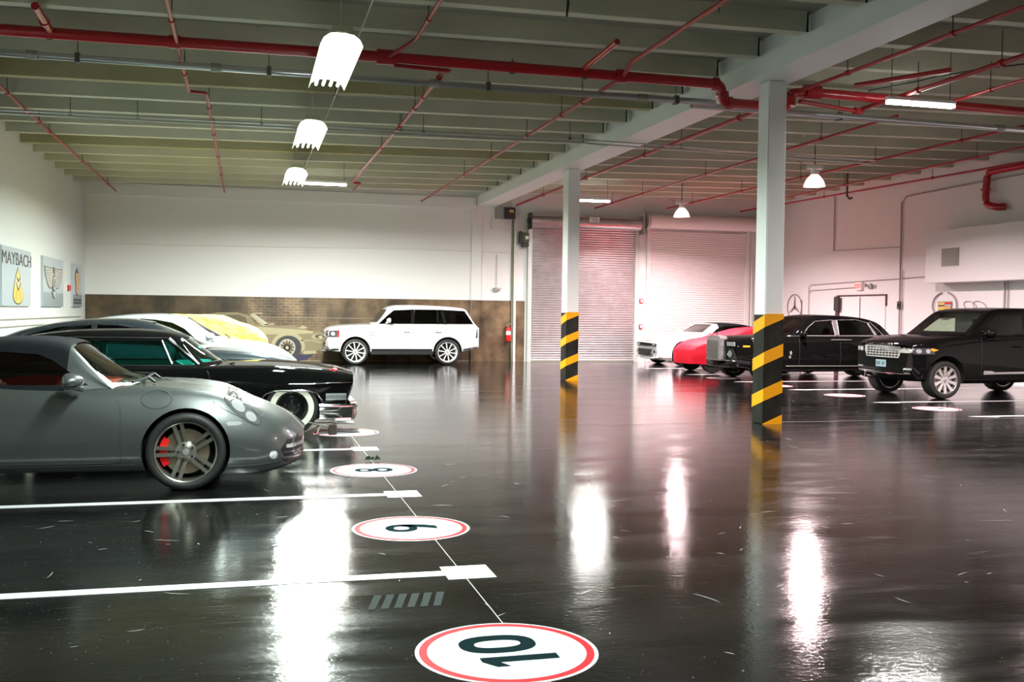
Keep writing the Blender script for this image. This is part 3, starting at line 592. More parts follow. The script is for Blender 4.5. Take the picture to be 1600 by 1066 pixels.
branch('red branch hugging the right wall top', [(16.75, 14, 5.05), (16.6, 19.1, 5.05), (15.9, 31.2, 5.05)], .026, (17.5, 22, 26.5, 30))
branch('red branch over the far end of the bell lamps', [(14.8, 17.0, 4.97), (14.9, 27.4, 4.97)], .022, (18.4, 23.4))
branch('red branch above the tube lamp at upper right, nearest the girder', [(7.98, 13.8, 4.95), (8.2, 6, 4.95)], .026, (12.6, 10.5))
branch('thicker red branch meeting the main beside the upper right tube lamp', [(9.36, 14.3, 4.86), (9.35, 8, 4.86)], .034, (12.9, 11.2))
branch('red branch right of the upper right tube lamp', [(10.35, 13.6, 4.87), (10.3, 7, 4.87)], .026, (12.6, 11.2))
pipe_thing('offset_pipe', 'thin red crossover pipe below the main right of the big column', 'pipe', [[(7.95, 13.75, 4.78), (9.35, 14.25, 4.80)]], .032, M['redthin'], [((9.2, 14.2, 4.80), (1, .3, 0), .1, .055)])
pipe_thing('pipe_stub', 'short red angled stub above the crossover at upper right', 'pipe', [[(8.65, 13.4, 4.99), (9.45, 12.3, 5.03)]], .036, M[MP])
pipe_thing('riser_pipe', 'thick red drop pipe with elbow high on the right wall', 'pipe', [[(17.3, 14.0, 5.12), (17.3, 21.1, 5.12), (17.3, 21.16, 4.34), (17.3, 20.75, 4.24), (17.42, 20.6, 4.24)]], .085, M[MP], [((17.3, 21.15, 4.7), (0, 0, 1), .04, .12)])
t = thing('pipe_hook', 'small dark hook hanging below a joist near the right wall', 'hook', (15.9, 24.9, 4.85)); bm = bmesh.new(); tube(bm, [(0, 0, .86), (0, 0, .05), (.08, 0, -.03), (.16, 0, 0)], .03, 8); bm_link('hook_rod', bm, M['rod'], t, 50)
# conduits
def conduit(label, runs, r, m, rods=(), boxes=()):
    o0 = Vector(runs[0][0]); t = thing('conduit_pipe', label, 'conduit', o0)
    for run in runs:
        bm = bmesh.new(); tube(bm, [Vector(p)-o0 for p in run], r, 12); bm_link('tube', bm, m, t, 50)
    for p in rods:
        q = Vector(p)-o0; bm = bmesh.new(); tube(bm, [q, q+Vector((0, 0, 5.32-p[2]))], .007, 5); box(bm, q.x-.03, q.x+.03, q.y-r*1.3, q.y+r*1.3, q.z-r*1.3, q.z+r*1.3); bm_link('hanger', bm, M['rod'], t)
    for p, l in boxes:
        q = Vector(p)-o0; bm = bmesh.new(); tube(bm, [q-Vector((l/2, 0, 0)), q+Vector((l/2, 0, 0))], r*1.3, 12); bm_link('connector', bm, M['steel_dull'], t, 50)
    return t
Yc = 14.75
conduit('thick zinc conduit running parallel to the red main on the left bay', [[(-4.55, 13.9, 4.86), (-3.6, 14.50, 4.85), (6.95, 14.54, 4.85)]], .048, M['zinc'],
    [(-2.2, 14.51, 4.85), (.25, 14.52, 4.85), (3.35, 14.53, 4.85), (6.3, 14.54, 4.85)], [((-2.75, 14.5, 4.85), .14), ((-.45, 14.51, 4.85), .14), ((2.55, 14.52, 4.85), .14), ((5.75, 14.54, 4.85), .16)])
conduit('thick zinc conduit below the red main in the right bay', [[(6.7, 14.85, 4.86), (7.9, 14.9, 4.86), (17.3, 15.3, 4.90)]], .05, M['zinc'], [(9.4, 15.0, 4.87), (13.3, 15.15, 4.88)], [((12.6, 15.1, 4.88), .14)])
t = conduit('thin paired conduits crossing the ceiling before the second light', [[(-4.5, 19.0, 4.90), (0, 18.85, 4.90), (6, 18.6, 4.90), (13, 19.3, 4.93)], [(-4.5, 19.1, 4.86), (0, 18.95, 4.86), (6, 18.75, 4.86), (13, 19.5, 4.89)]], .016, M['zinc'],
    [(-3.0, 19.0, 4.90), (-1.9, 18.93, 4.90), (.2, 18.85, 4.90), (2.7, 18.75, 4.90), (3.1, 18.73, 4.9), (5.9, 18.6, 4.90), (8.3, 18.85, 4.90)])
conduit('thin pale cable following the left row of lights lengthwise', [[(1.28, 6, 4.96), (1.30, 16.4, 4.95), (1.26, 25.2, 4.95)]], .008, M['wire'], [(1.30, 16.3, 4.95), (1.27, 24.9, 4.95)])
conduit('thin pale cable leading off to the right from the cable box', [[(1.30, 16.35, 4.97), (2.8, 16.2, 4.98), (5.5, 16.1, 5.0)]], .008, M['wire'])
conduit('dark slack cable at the upper right ceiling', [[(9.2, 13.9, 5.05), (9.9, 12.4, 5.08), (10.8, 11.6, 5.12), (12.2, 11.5, 5.1)]], .012, M['rod'])
for x, y, l in ((3.55, 11.35, 'black rag strip hanging from a ceiling joist'), (5.15, 10.7, 'dark frayed cord hanging from the ceiling above the red branch')):
    t = thing('hanging_strap', l, 'strap', (x, y, 5.0)); bm = bmesh.new(); tube(bm, [(0, 0, .3), (.005, 0, .15), (-.01, 0, 0)], [.008, .018, .012] if x < 4 else [.006, .006, .006], 6); bm_link('strap', bm, M['rubber'], t)

# ------------------------------------------------------------------ lamp fixtures
def high_bay(x, y, z, label):
    t = thing('high_bay_light', label, 'ceiling light', (x, y, z), 0, 'high bay lights in a row')
    bm_link('housing', mbox(-.12, .12, -1.18, 1.18, .03, .10, .01), M['galvbox'], t)
    bm = bmesh.new()
    for s in (-1, 1):
        prof = [(s*.06, .03), (s*.13, .02), (s*.20, -.03), (s*.235, -.10)]
        for (a, b), (c, d) in zip(prof, prof[1:]):
            bm.faces.new([bm.verts.new(p) for p in ((a, -1.18, b), (c, -1.18, d), (c, 1.18, d), (a, 1.18, b))])
    bmesh.ops.remove_doubles(bm, verts=bm.verts, dist=.001); bmesh.ops.solidify(bm, geom=bm.faces[:], thickness=.006)
    bm_link('reflector', bm, M['galvbox'], t)
    for k in (-.14, -.047, .047, .14):
        for (a, b) in ((-1.16, -.02), (.02, 1.16)):
            bm = bmesh.new(); tube(bm, [(k, a, -.045), (k, b, -.045)], .018, 10); bm_link('lamp_tube', bm, M['tubeglow'], t, 50)
    for a in (-1, 1):
        bm = bmesh.new(); tube(bm, [(0, a, .1), (0, a, .785)], .006, 5); bm_link('hanging_wire', bm, M['wire'], t)
    return t
LB = {7.0: 'high bay light just above the picture, over the nearest stalls', 12.6: 'largest bright high bay light, nearest the camera', 17.9: 'second bright high bay light, in the middle of the left row', 23.6: 'farthest high bay light of the left row beside the small tube'}
for y in HB_Y:
    high_bay(HB_X, y, HB_Z, LB.get(y, 'high bay light of the left row nearest the entrance, above the picture'))
TL = ('short bright tube light near the back wall at left', 'glowing tube light between far column and shutters', 'glowing tube light at the upper right below the red pipe')
for (x, y, z), l in zip(TUBES, TL):
    t = thing('tube_light', l, 'ceiling light', (x, y, z), 0, 'single tube strip lights')
    bm_link('batten', mbox(-.58, .58, -.05, .05, .03, .09, .01), M['labelwhite'], t)
    for s in (-.03, .03):
        bm = bmesh.new(); tube(bm, [(-.56, s, 0), (.56, s, 0)], .02, 10); bm_link('lamp_tube', bm, M['tubeglow'], t, 50)
    for s in (-.5, .5):
        bm = bmesh.new(); tube(bm, [(s, 0, .09), (s, 0, .67 if x < 7 else .86)], .006, 5); bm_link('hanging_wire', bm, M['rod'], t)
PL = ('bell shaped pendant lamp right of the big column', 'bell shaped pendant lamp in front of the white shutter', 'bell pendant lamp above the right bay, nearer than the big column', 'bell pendant lamp of the right bay nearest the entrance')
for (x, y, z), l in zip(PEND, PL):
    t = thing('pendant_lamp', l, 'pendant lamp', (x, y, z), 0, 'bell pendant lamps of the right bay')
    bm = bmesh.new(); lathe(bm, [(.235, 0), (.225, .05), (.19, .13), (.13, .21), (.085, .25), (.08, .26)], 28, 'z'); bmesh.ops.solidify(bm, geom=bm.faces[:], thickness=.006); bm_link('bell_shade', bm, M['prism'], t, 60)
    bm = bmesh.new(); lathe(bm, [(.001, .255), (.085, .255), (.085, .36), (.001, .36)], 20, 'z'); bm_link('lamp_neck', bm, M['reflector'], t, 40)
    bm = bmesh.new(); box(bm, -.16, .16, -.09, .09, .38, .46); bm_link('ballast_box', bm, M['reflector'], t)
    bm = bmesh.new(); lathe(bm, [(.001, .05), (.04, .07), (.055, .12), (.04, .18), (.02, .24)], 16, 'z'); bm_link('bulb', bm, M['pinkglow'], t, 60)
    bm = bmesh.new(); tube(bm, [(0, 0, .36), (0, 0, 1.2)], .014, 6); tube(bm, [(-.15, 0, .42), (-.3, 0, .46), (-.42, 0, .55)], .006, 5); bm_link('hanging_rod', bm, M['rod'], t)

# ------------------------------------------------------------------ floor markings
def fl_box(nm, x0, x1, y0, y1, z, m, parent=None, h=.0025):
    return bm_link(nm, mbox(x0, x1, y0, y1, z, z+h), m, parent)
LL = {5.97: 'nearest white stall line on the left, in front of the grey sports car', 8.655: 'white stall line passing right beside the grey sports car wheel', 11.58: 'short visible white stall line behind the nose of the grey sports car', 14.4: 'white stall line under the black classic car', 17.2: 'white stall line beyond the black classic car', 3.2: 'white stall line close to the camera at left'}
for y, l in LL.items():
    if y < 4: continue
    t = thing('stall_line', l, 'floor line', (1.3, y, 0), 0, 'left parking stall lines')
    fl_box('paint_stroke', -5.8, -.16, -.055, .055, .0005, M['paintline'], t); fl_box('end_square', -.16, .13, -.15, .15, .001, M['paintline'], t)
RLn = {13.88: 'nearest right stall line at the right edge of the picture', 16.45: 'right stall line under the black off-roader', 19.5: 'right stall line between off-roader and limousine', 22.0: 'right stall line beside the black limousine', 24.75: 'right stall line next to the red covered car', 27.6: 'right stall line before the white convertible'}
for y, l in RLn.items():
    t = thing('stall_line', l, 'floor line', (11.4, y, 0), 0, 'right parking stall lines')
    fl_box('paint_stroke', .1, 5.8, -.05, .05, .0005, M['paintline'], t)
    bm = bmesh.new(); f = bm.faces.new([bm.verts.new(p) for p in ((-.25, .02, .001), (.15, -.16, .001), (.3, -.05, .001), (.1, .06, .001))])
    r = bmesh.ops.extrude_face_region(bm, geom=[f]); bmesh.ops.translate(bm, verts=[v for v in r['geom'] if isinstance(v, bmesh.types.BMVert)], vec=(0, 0, .002)); bmesh.ops.recalc_face_normals(bm, faces=bm.faces); bm_link('line_tip', bm, M['paintline'], t)
def ringd(cx, cy_, rx, ry, sx, sy_, n=36, p=2.4):
    def se(a, b):
        out = []
        for k in range(n):
            q = 2*PI*k/n; c_, s_ = math.cos(q), math.sin(q); out.append((cx+a*math.copysign(abs(c_)**(2/p), c_), cy_+b*math.copysign(abs(s_)**(2/p), s_)))
        return out
    return (se(rx, ry), se(rx-sx, ry-sy_))
tail9 = []
for k in range(13):
    q = .15-1.55*k/12; tail9.append((.118*math.cos(q), .07+.25*math.sin(q)+.0))
tail9 = [(.124, .08), (.122, -.02), (.095, -.11), (.045, -.188), (-.055, -.188), (.0, -.10), (.03, -.03), (.05, .05)]
DIG = {'1': [([(-.028, -.18), (.042, -.18), (.042, .18), (-.012, .18), (-.085, .125), (-.085, .065), (-.028, .10)], None)],
    '0': [ringd(0, 0, .126, .184, .072, .072)], '8': [ringd(0, .092, .106, .096, .058, .056, p=2.1), ringd(0, -.086, .124, .102, .066, .058, p=2.1)],
    '9': [ringd(0, .070, .124, .116, .066, .060, p=2.1), (tail9, None)], '7': [([(-.12, .18), (.12, .18), (.12, .12), (.0, -.18), (-.07, -.18), (.045, .115), (-.12, .115)], None)]}
NUM_POS = {'10': [('1', -.115, -.035), ('0', .105, .02)]}
def disc(x, y, num, label, rot, r=.425):
    t = thing('stall_number', label, 'floor marking', (x, y, 0), rot, 'round painted stall numbers')
    def cyl(ri, ro, z, m, nm):
        bm = bmesh.new()
        if ri == 0: lathe(bm, [(.0001, z), (.0001, z+.0015), (ro, z+.0015), (ro, z)], 56, 'z')
        else: lathe(bm, [(ri, z), (ri, z+.0015), (ro, z+.0015), (ro, z)], 56, 'z')
        return bm_link(nm, bm, m, t)
    cyl(0, r, .0005, M['circle'], 'white_disc'); cyl(r*.87, r*.955, .0018, M['redring'], 'red_ring')
    if num:
        for ch, dx, dy in NUM_POS.get(num, [(num, 0, 0)]):
            bm = bmesh.new()
            for outer, inner in DIG[ch]:
                n = len(outer)
                if inner is None:
                    f = bm.faces.new([bm.verts.new((x_+dx, y_+dy, .0032)) for x_, y_ in outer])
                    if f.normal.z < 0: f.normal_flip()
                else:
                    A_ = [bm.verts.new((x_+dx, y_+dy, .0032)) for x_, y_ in outer]; B_ = [bm.verts.new((x_+dx, y_+dy, .0032)) for x_, y_ in inner]
                    for k in range(n): bm.faces.new((A_[k], A_[(k+1)%n], B_[(k+1)%n], B_[k]))
            r_ = bmesh.ops.extrude_face_region(bm, geom=bm.faces[:]); bmesh.ops.translate(bm, verts=[v for v in r_['geom'] if isinstance(v, bmesh.types.BMVert)], vec=(0, 0, -.0012))
            bmesh.ops.recalc_face_normals(bm, faces=bm.faces); bmesh.ops.triangulate(bm, faces=bm.faces); bm_link('numeral', bm, M['digit'], t)
    return t
disc(1.165, 4.53, '10', 'nearest round stall marking with red ring and number 10', PI/2)
disc(1.145, 7.28, '9', 'round stall marking number 9, second from the camera', PI/2)
disc(1.20, 10.02, '8', 'round stall marking number 8 in front of the grey sports car', PI/2)
disc(1.215, 13.2, '7', 'round stall marking number 7 at the bumper of the classic car', PI/2)
for x, y, l in ((11.53, 15.17, 'right row marking nearest the camera, below the off-roader wheel'), (11.55, 18.02, 'right row marking left of the off-roader nose'), (11.45, 20.66, 'right row marking half hidden behind the striped column'), (11.48, 23.3, 'right row marking under the limousine nose')):
    disc(x, y, '1', l, -PI/2, .40)
fl_box('floor_seam', 1.247, 1.253, YF+.1, 12.9, 0, M['seam'], bpy.data.objects['floor'], .001)
fl_box('floor_seam', 1.9, 12.5, 13.56, 13.575, 0, mat('joint_pale', (.12, .11, .10), .4), bpy.data.objects['floor'], .001)
t = thing('tyre_scuff', 'grey tyre tread scuff marks beside the stall line', 'floor mark', (.86, 5.45, 0))
sc = mat('scuff_grey', (.045, .05, .05), .8, spec=.0)
for k in range(6):
    x = .07*k-.2; bm = bmesh.new(); f = bm.faces.new([bm.verts.new(p) for p in ((x-.05, -.13, .0006), (x-.01, -.13, .0006), (x+.06, .13, .0006), (x+.015, .13, .0006))])
    r = bmesh.ops.extrude_face_region(bm, geom=[f]); bmesh.ops.translate(bm, verts=[v for v in r['geom'] if isinstance(v, bmesh.types.BMVert)], vec=(0, 0, .0006)); bmesh.ops.recalc_face_normals(bm, faces=bm.faces); bm_link('tread_mark', bm, sc, t)
t = thing('floor_junk', 'small dark box with tangled metal stand beside stall number 7', 'junk', (1.03, 12.98, 0))
bm_link('box_body', mbox(-.05, .05, -.05, .05, .003, .13, .006), M['debris'], t)
for a in ((-.35, .1, .02), (-.2, -.08, .02), (-.3, .0, .16)):
    bm = bmesh.new(); tube(bm, [(-.04, 0, .10), (-.15, .02, .12), a], .012, 6); bm_link('stand_leg', bm, M['rod'], t)
bm = bmesh.new(); tube(bm, [(.0, 0, .13), (.02, 0, .19)], .006, 5); tube(bm, [(-.06, 0, .11), (-.08, .02, .16), (.0, .03, .17), (.07, 0, .15)], .007, 5); bm_link('wire_loop', bm, M['rod'], t)
t = thing('crumpled_scrap', 'small crumpled dark green scrap lying behind stall number 8', 'scrap', (1.26, 10.62, 0))
bm = bmesh.new(); n = 9; vs = [[bm.verts.new((-.075+.15*i/n, -.03+.06*j/3, .012+(.035+random.random()*.03)*(1 if i in (1, 2, 7, 8) else .55)*(1 if j in (1, 2) else .2))) for j in range(4)] for i in range(n+1)]
for i in range(n):
    for j in range(3): bm.faces.new((vs[i][j], vs[i+1][j], vs[i+1][j+1], vs[i][j+1]))
bmesh.ops.solidify(bm, geom=bm.faces[:], thickness=.006); bm_link('scrap_sheet', bm, M['leaf'], t)
rnd = random.Random(3); bm = bmesh.new()
for k in range(520):
    if k < 300: x, y = rnd.uniform(-3.2, 9), rnd.uniform(3.2, 12)
    else: x, y = rnd.uniform(1.5, 12), rnd.uniform(6, 24)
    if abs(x-1.16) < .5 and min(abs(y-q) for q in (4.53, 7.28, 10.02)) < .5: continue
    a = rnd.gauss(0, .9) if rnd.random() < .6 else rnd.uniform(0, PI); L_ = rnd.choice((.02, .03, .05, .08, .14, .22))*rnd.uniform(.6, 1.3); w_ = rnd.uniform(.0012, .0032); cv = rnd.uniform(-.4, .4)
    prev = None
    for i in range(4):
        t_ = i/3-.5; an = a+cv*t_; px = x+L_*t_*math.cos(an); py = y+L_*t_*math.sin(an); nx, ny = -math.sin(an)*w_, math.cos(an)*w_; s_ = 1 if 0 < i < 3 else .3
        q = (bm.verts.new((px-nx*s_, py-ny*s_, .0006)), bm.verts.new((px+nx*s_, py+ny*s_, .0006)))
        if prev: bm.faces.new((prev[0], q[0], q[1], prev[1]))
        prev = q
for k in range(2600):
    x, y = rnd.gauss(.2, 1.5) if k < 1500 else rnd.uniform(-3, 9), rnd.uniform(3.3, 8.5) if k < 1900 else rnd.uniform(5, 16)
    r_ = rnd.uniform(.001, .0032); a = rnd.uniform(0, PI)
    bm.faces.new([bm.verts.new((x+r_*math.cos(a+q), y+r_*math.sin(a+q), .0006)) for q in (0, 1.57, 3.14, 4.71)])
o = bm_link('floor_scratches', bm, mat('scratch_white', (.38, .38, .36), .6), bpy.data.objects['floor']); o['kind'] = 'stuff'
#CARS#
# ------------------------------------------------------------------ cars
def pchip(pts):
    pts = sorted(pts); X = np.array([p[0] for p in pts], float); Y = np.array([p[1] for p in pts], float)
    if len(X) == 1: return lambda x: Y[0]
    h = np.diff(X); d = np.diff(Y)/h; m = np.zeros(len(X)); m[0], m[-1] = d[0], d[-1]
    for i in range(1, len(X)-1):
        if d[i-1]*d[i] > 0:
            w1, w2 = 2*h[i]+h[i-1], h[i]+2*h[i-1]; m[i] = (w1+w2)/(w1/d[i-1]+w2/d[i])
    def f(x):
        x = min(max(x, X[0]), X[-1]); i = min(int(np.searchsorted(X, x, 'right'))-1, len(h)-1); t = (x-X[i])/h[i]
        return float(Y[i]*(1+2*t)*(1-t)**2+m[i]*h[i]*t*(1-t)**2+Y[i+1]*t*t*(3-2*t)+m[i+1]*h[i]*t*t*(t-1))
    return f
def K(v): return pchip([(0, v)]) if not isinstance(v, list) else pchip(v)
def spline(pts, k, tau):
    out = []
    n = len(pts)
    for i in range(n-1):
        p1, p2 = pts[i], pts[i+1]; p0 = pts[i-1] if i else p1; p3 = pts[i+2] if i+2 < n else p2
        c = (1-tau)*.5
        for j in range(k):
            t = j/k; a = [(p2[q]-p0[q])*c for q in (0, 1)]; b = [(p3[q]-p1[q])*c for q in (0, 1)]
            out.append(tuple((2*t**3-3*t*t+1)*p1[q]+(t**3-2*t*t+t)*a[q]+(-2*t**3+3*t*t)*p2[q]+(t**3-t*t)*b[q] for q in (0, 1)))
    out.append(pts[-1]); return out
def smooth01(t): t = min(max(t, 0), 1); return t*t*(3-2*t)
def loft(rings, cap=True, mi=None):
    bm = bmesh.new(); R = [[bm.verts.new(p) for p in r] for r in rings]; n = len(R[0])
    for i, (a, b) in enumerate(zip(R, R[1:])):
        for k in range(n):
            f = bm.faces.new((a[k], b[k], b[(k+1)%n], a[(k+1)%n])); f.material_index = mi(i, k) if mi else 0
    if cap: bm.faces.new(R[0]); bm.faces.new(R[-1][::-1])
    bmesh.ops.remove_doubles(bm, verts=bm.verts, dist=1e-5); bmesh.ops.recalc_face_normals(bm, faces=bm.faces); return bm
def cut(o, cbm, mats=1):
    me = bpy.data.meshes.new('cut'); bmesh.ops.recalc_face_normals(cbm, faces=cbm.faces)
    for f in cbm.faces: f.material_index = mats if not isinstance(mats, dict) else f.material_index
    cbm.to_mesh(me); cbm.free()
    for m in o.data.materials: me.materials.append(m)
    c = bpy.data.objects.new('cut', me); COL.objects.link(c); pm = o.matrix_world.copy()
    par = o.parent; o.parent = None; o.matrix_world = Matrix()
    md = o.modifiers.new('b', 'BOOLEAN'); md.operation = 'DIFFERENCE'; md.object = c; md.solver = 'EXACT'
    dg = bpy.context.evaluated_depsgraph_get(); n = bpy.data.meshes.new_from_object(o.evaluated_get(dg))
    o.modifiers.clear(); old = o.data; o.data = n; n.name = old.name; bpy.data.objects.remove(c); o.parent = par
def prism(bm, poly, axis, a, b, mi=1):
    P = (lambda p, t: (p[0], t, p[1])) if axis == 'y' else (lambda p, t: (t, p[0], p[1]))
    A = [bm.verts.new(P(p, a)) for p in poly]; B = [bm.verts.new(P(p, b)) for p in poly]; n = len(poly)
    fs = [bm.faces.new(A), bm.faces.new(B[::-1])]+[bm.faces.new((A[i], A[(i+1)%n], B[(i+1)%n], B[i])) for i in range(n)]
    for f in fs: f.material_index = mi
def inset(poly, d):
    cx = sum(p[0] for p in poly)/len(poly); cz = sum(p[1] for p in poly)/len(poly); out = []
    for p in poly:
        L_ = math.hypot(p[0]-cx, p[1]-cz); k = (L_+d)/L_ if L_ else 1; out.append((cx+(p[0]-cx)*k, cz+(p[1]-cz)*k))
    return out
class Car:
    def __init__(s, name, label, loc, rz, P, paint, under='under'):
        s.root = thing(name, label, 'car', loc, rz); s.P = P; s.f = {k: K(P[k]) for k in ('w', 'bot', 'sh', 'deck', 'z5', 'a4')}
        s.zm = K(P['zm']) if 'zm' in P else None; s.a5 = P.get('a5', .6); s.tau = P.get('tau', .1)
        s.x0, s.x1 = P['x']                      # tail, nose
        s.paint = paint; s.build()
    def section(s, x):
        f = s.f; w, b, sh, d = f['w'](x), f['bot'](x), f['sh'](x), f['deck'](x)
        zm = s.zm(x) if s.zm else b+(sh-b)*.55
        pts = [(0, b), (.80*w, b), (s.P.get('sill', .955)*w, b+.045), (w, zm), (f['a4'](x)*w, sh), (s.a5*w, f['z5'](x)), (0, d)]
        return spline(pts, 5, s.tau)
    def shift(s, x, y):
        W = s.P.get('W', .93); g = smooth01((x-(s.x1-.9))/.9)*s.P.get('kf', .25); h = smooth01(((s.x0+.8)-x)/.8)*s.P.get('kr', .18)
        return x+(h-g)*min(abs(y)/W, 1.1)**2.4
    def build(s):
        n = s.P.get('n', 64); xs = [s.x0+(s.x1-s.x0)*(.5-.5*math.cos(PI*(.06+.88*i/n)))/1.0 for i in range(n+1)]
        lo, hi = xs[0], xs[-1]; xs = [s.x0+(x-lo)/(hi-lo)*(s.x1-s.x0) for x in xs]
        rings = []
        for x in xs:
            sec = s.section(x); half = [(s.shift(x, y), y, z) for y, z in sec]
            rings.append(half+[(a, -b, c) for a, b, c in half[-2:0:-1]])
        s.body_bm = loft(rings); g = s.P.get('gh')
        s.gh_bm = None
        if g: s.gh_bm = s.greenhouse(0)
        vs, ps = [], []
        for b in (s.body_bm, s.gh_bm):
            if b is None: continue
            o = len(vs); b.verts.index_update(); vs += [v.co.copy() for v in b.verts]; ps += [[v.index+o for v in f.verts] for f in b.faces]
        s.bvh = BVHTree.FromPolygons(vs, ps)
        s.body = bm_link('body', s.body_bm, [s.paint, M['under'], M.get(s.P.get('interior', 'blacktrim'))], s.root)
        if g: s.cabin = bm_link('cabin_frame', s.gh_bm, [s.paint, M[s.P.get('top', 'blacktrim')] if 'top' in s.P else s.paint, M['blacktrim']], s.root)
    def greenhouse(s, off):
        g = s.P['gh']; roof = K(g['roof']); wb = K(g['wb']); tum = g['tum']; x0, x1 = g['roof'][0][0], g['roof'][-1][0]
        x0, x1 = min(p[0] for p in g['roof']), max(p[0] for p in g['roof']); zb = K(g['zb']); rf = g.get('rail', .86); n = 56; rings = []; s.ghx = []
        rail_in = g.get('rin', .78)
        for i in range(n+1):
            x = x0+(x1-x0)*i/n; b = zb(x)-.12*(1 if off else 0); t = roof(x)-off; t = max(t, zb(x)+.01-(.12 if off else 0)); h = t-zb(x)
            w0 = wb(x)-off; zr = zb(x)+max(h, 0)*rf; yr = w0-tum*max(zr-zb(x), 0)
            pts = [(w0, b), ((w0+yr)/2, (zb(x)+zr)/2), (yr, zr), (yr*rail_in, t-(t-zr)*.22), (0, t)]
            sec = [(0, b)]+spline(pts, 4, g.get('tau', .35))
            def sh(y, z):
                kf = g.get('kf', .22)*smooth01((x-(x1-.75))/.75); kr = g.get('kr', .15)*smooth01(((x0+.7)-x)/.7)
                return x+(kr-kf)*(abs(y)/max(w0, .1))**2
            half = [(sh(y, z), y, z) for y, z in sec]; rings.append(half+[(a, -b_, c) for a, b_, c in half[-2:0:-1]]); s.ghx.append(x)
        hx = s.P.get('top_x')
        mi = (lambda i, k: 1 if hx and hx[0] < s.ghx[i] < hx[1] else 0) if not off else (lambda i, k: 2)
        return loft(rings, True, mi)
    def finish(s, arches, side_wins, ws=None, rear=None, cabin=None, gm='darkglass', ws_m=None, frame=None, hollow=True, wsy=None):
        """arches: (x, z, r) or polygon; side_wins: polys in (x,z); ws: (x_lo, [(y,z)..]); cabin: (x0,x1,halfw,z0)"""
        bm = bmesh.new()
        for a in arches:
            poly = a if isinstance(a, list) else ell(a[0], a[1], a[2], a[2], 36)
            for sg in (-1, 1):
                W = s.P.get('W', .93); prism(bm, poly, 'y', sg*(W-.30), sg*(W+.4))
        if cabin:
            x0, x1, hw, z0 = cabin; box(bm, x0, x1, -hw, hw, z0, 2.0, 2)
        cut(s.body, bm, {}); s.body.data.shade_smooth(); s.body.data.set_sharp_from_angle(angle=math.radians(s.P.get('sharp', 32)))
        s.wins = []
        if s.P.get('gh'):
            if hollow:
                cut(s.cabin, s.greenhouse(.035), {})
                bm = bmesh.new()
                for w in side_wins:
                    prism(bm, w, 'y', .25, 1.4, 2); prism(bm, w, 'y', -1.4, -.25, 2)
                cut(s.cabin, bm, {})
                if ws:
                    bm = bmesh.new(); prism(bm, ws[1], 'x', ws[0], 3, 2); cut(s.cabin, bm, {})
                if rear:
                    bm = bmesh.new(); prism(bm, rear[1], 'x', -9, rear[0], 2); cut(s.cabin, bm, {})
            s.cabin.data.shade_smooth(); s.cabin.data.set_sharp_from_angle(angle=math.radians(32))
            for w in side_wins:
                for sg in (-1, 1):
                    s.patch('side_window', inset(w, .012), 'R' if sg < 0 else 'L', M[gm], -.010, .006, .12)
            if ws: s.patch('windshield', inset(ws[1], .012), 'F', M[ws_m or gm], -.010, .006, .10, xlim=ws[0])
            if rear: s.patch('rear_window', inset(rear[1], .012), 'B', M[gm], -.010, .006, .12)
    def ray(s, p, view):
        if view in 'LR':
            d = Vector((0, 1 if view == 'R' else -1, 0)); o = Vector((p[0], -3 if view == 'R' else 3, p[1]))
        elif view == 'F': d = Vector((-1, 0, 0)); o = Vector((6, p[0], p[1]))
        elif view == 'B': d = Vector((1, 0, 0)); o = Vector((-9, p[0], p[1]))
        else: d = Vector((0, 0, -1)); o = Vector((p[0], p[1], 4))
        h, n, i, dist = s.bvh.ray_cast(o, d)
        if h is None:
            return None
        return h, n
    def patch(s, nm, poly, view, m, off=.004, th=.012, grid=.08, parent=None, xlim=None, smooth=40):
        bm = bmesh.new(); vs = [bm.verts.new((p[0], p[1], 0)) for p in poly]
        f = bm.faces.new(vs); bmesh.ops.triangulate(bm, faces=[f])
        for ax in (0, 1):
            lo = min(p[ax] for p in poly); hi = max(p[ax] for p in poly); k = int((hi-lo)/grid)+1
            for i in range(1, k):
                co = [0, 0, 0]; no = [0, 0, 0]; co[ax] = lo+(hi-lo)*i/k; no[ax] = 1
                bmesh.ops.bisect_plane(bm, geom=bm.verts[:]+bm.edges[:]+bm.faces[:], plane_co=co, plane_no=no)
        top, bot, miss = {}, {}, []
        for v in bm.verts:
            r = s.ray((v.co.x, v.co.y), view)
            if r is None: miss.append(v); continue
            top[v] = r[0]+r[1]*off; bot[v] = r[0]+r[1]*(off-th)
        if miss: 
            if len(miss) > len(bm.verts)*.6 or not top: bm.free(); return None
            for v in miss:
                q = min(top, key=lambda u: (u.co-v.co).length); top[v] = top[q]; bot[v] = bot[q]
        o = bmesh.new(); bm.verts.index_update(); T = {}; B = {}
        for v in bm.verts: T[v] = o.verts.new(top[v]); B[v] = o.verts.new(bot[v])
        for f in bm.faces:
            try: o.faces.new([T[v] for v in f.verts]); o.faces.new([B[v] for v in f.verts][::-1])
            except ValueError: pass
        for e in bm.edges:
            if len(e.link_faces) == 1:
                a, b = e.verts
                try: o.faces.new((T[a], T[b], B[b], B[a]))
                except ValueError: pass
        bm.free(); bmesh.ops.remove_doubles(o, verts=o.verts, dist=1e-5); bmesh.ops.recalc_face_normals(o, faces=o.faces)
        ob = bm_link(nm, o, m, parent or s.root, smooth); return ob
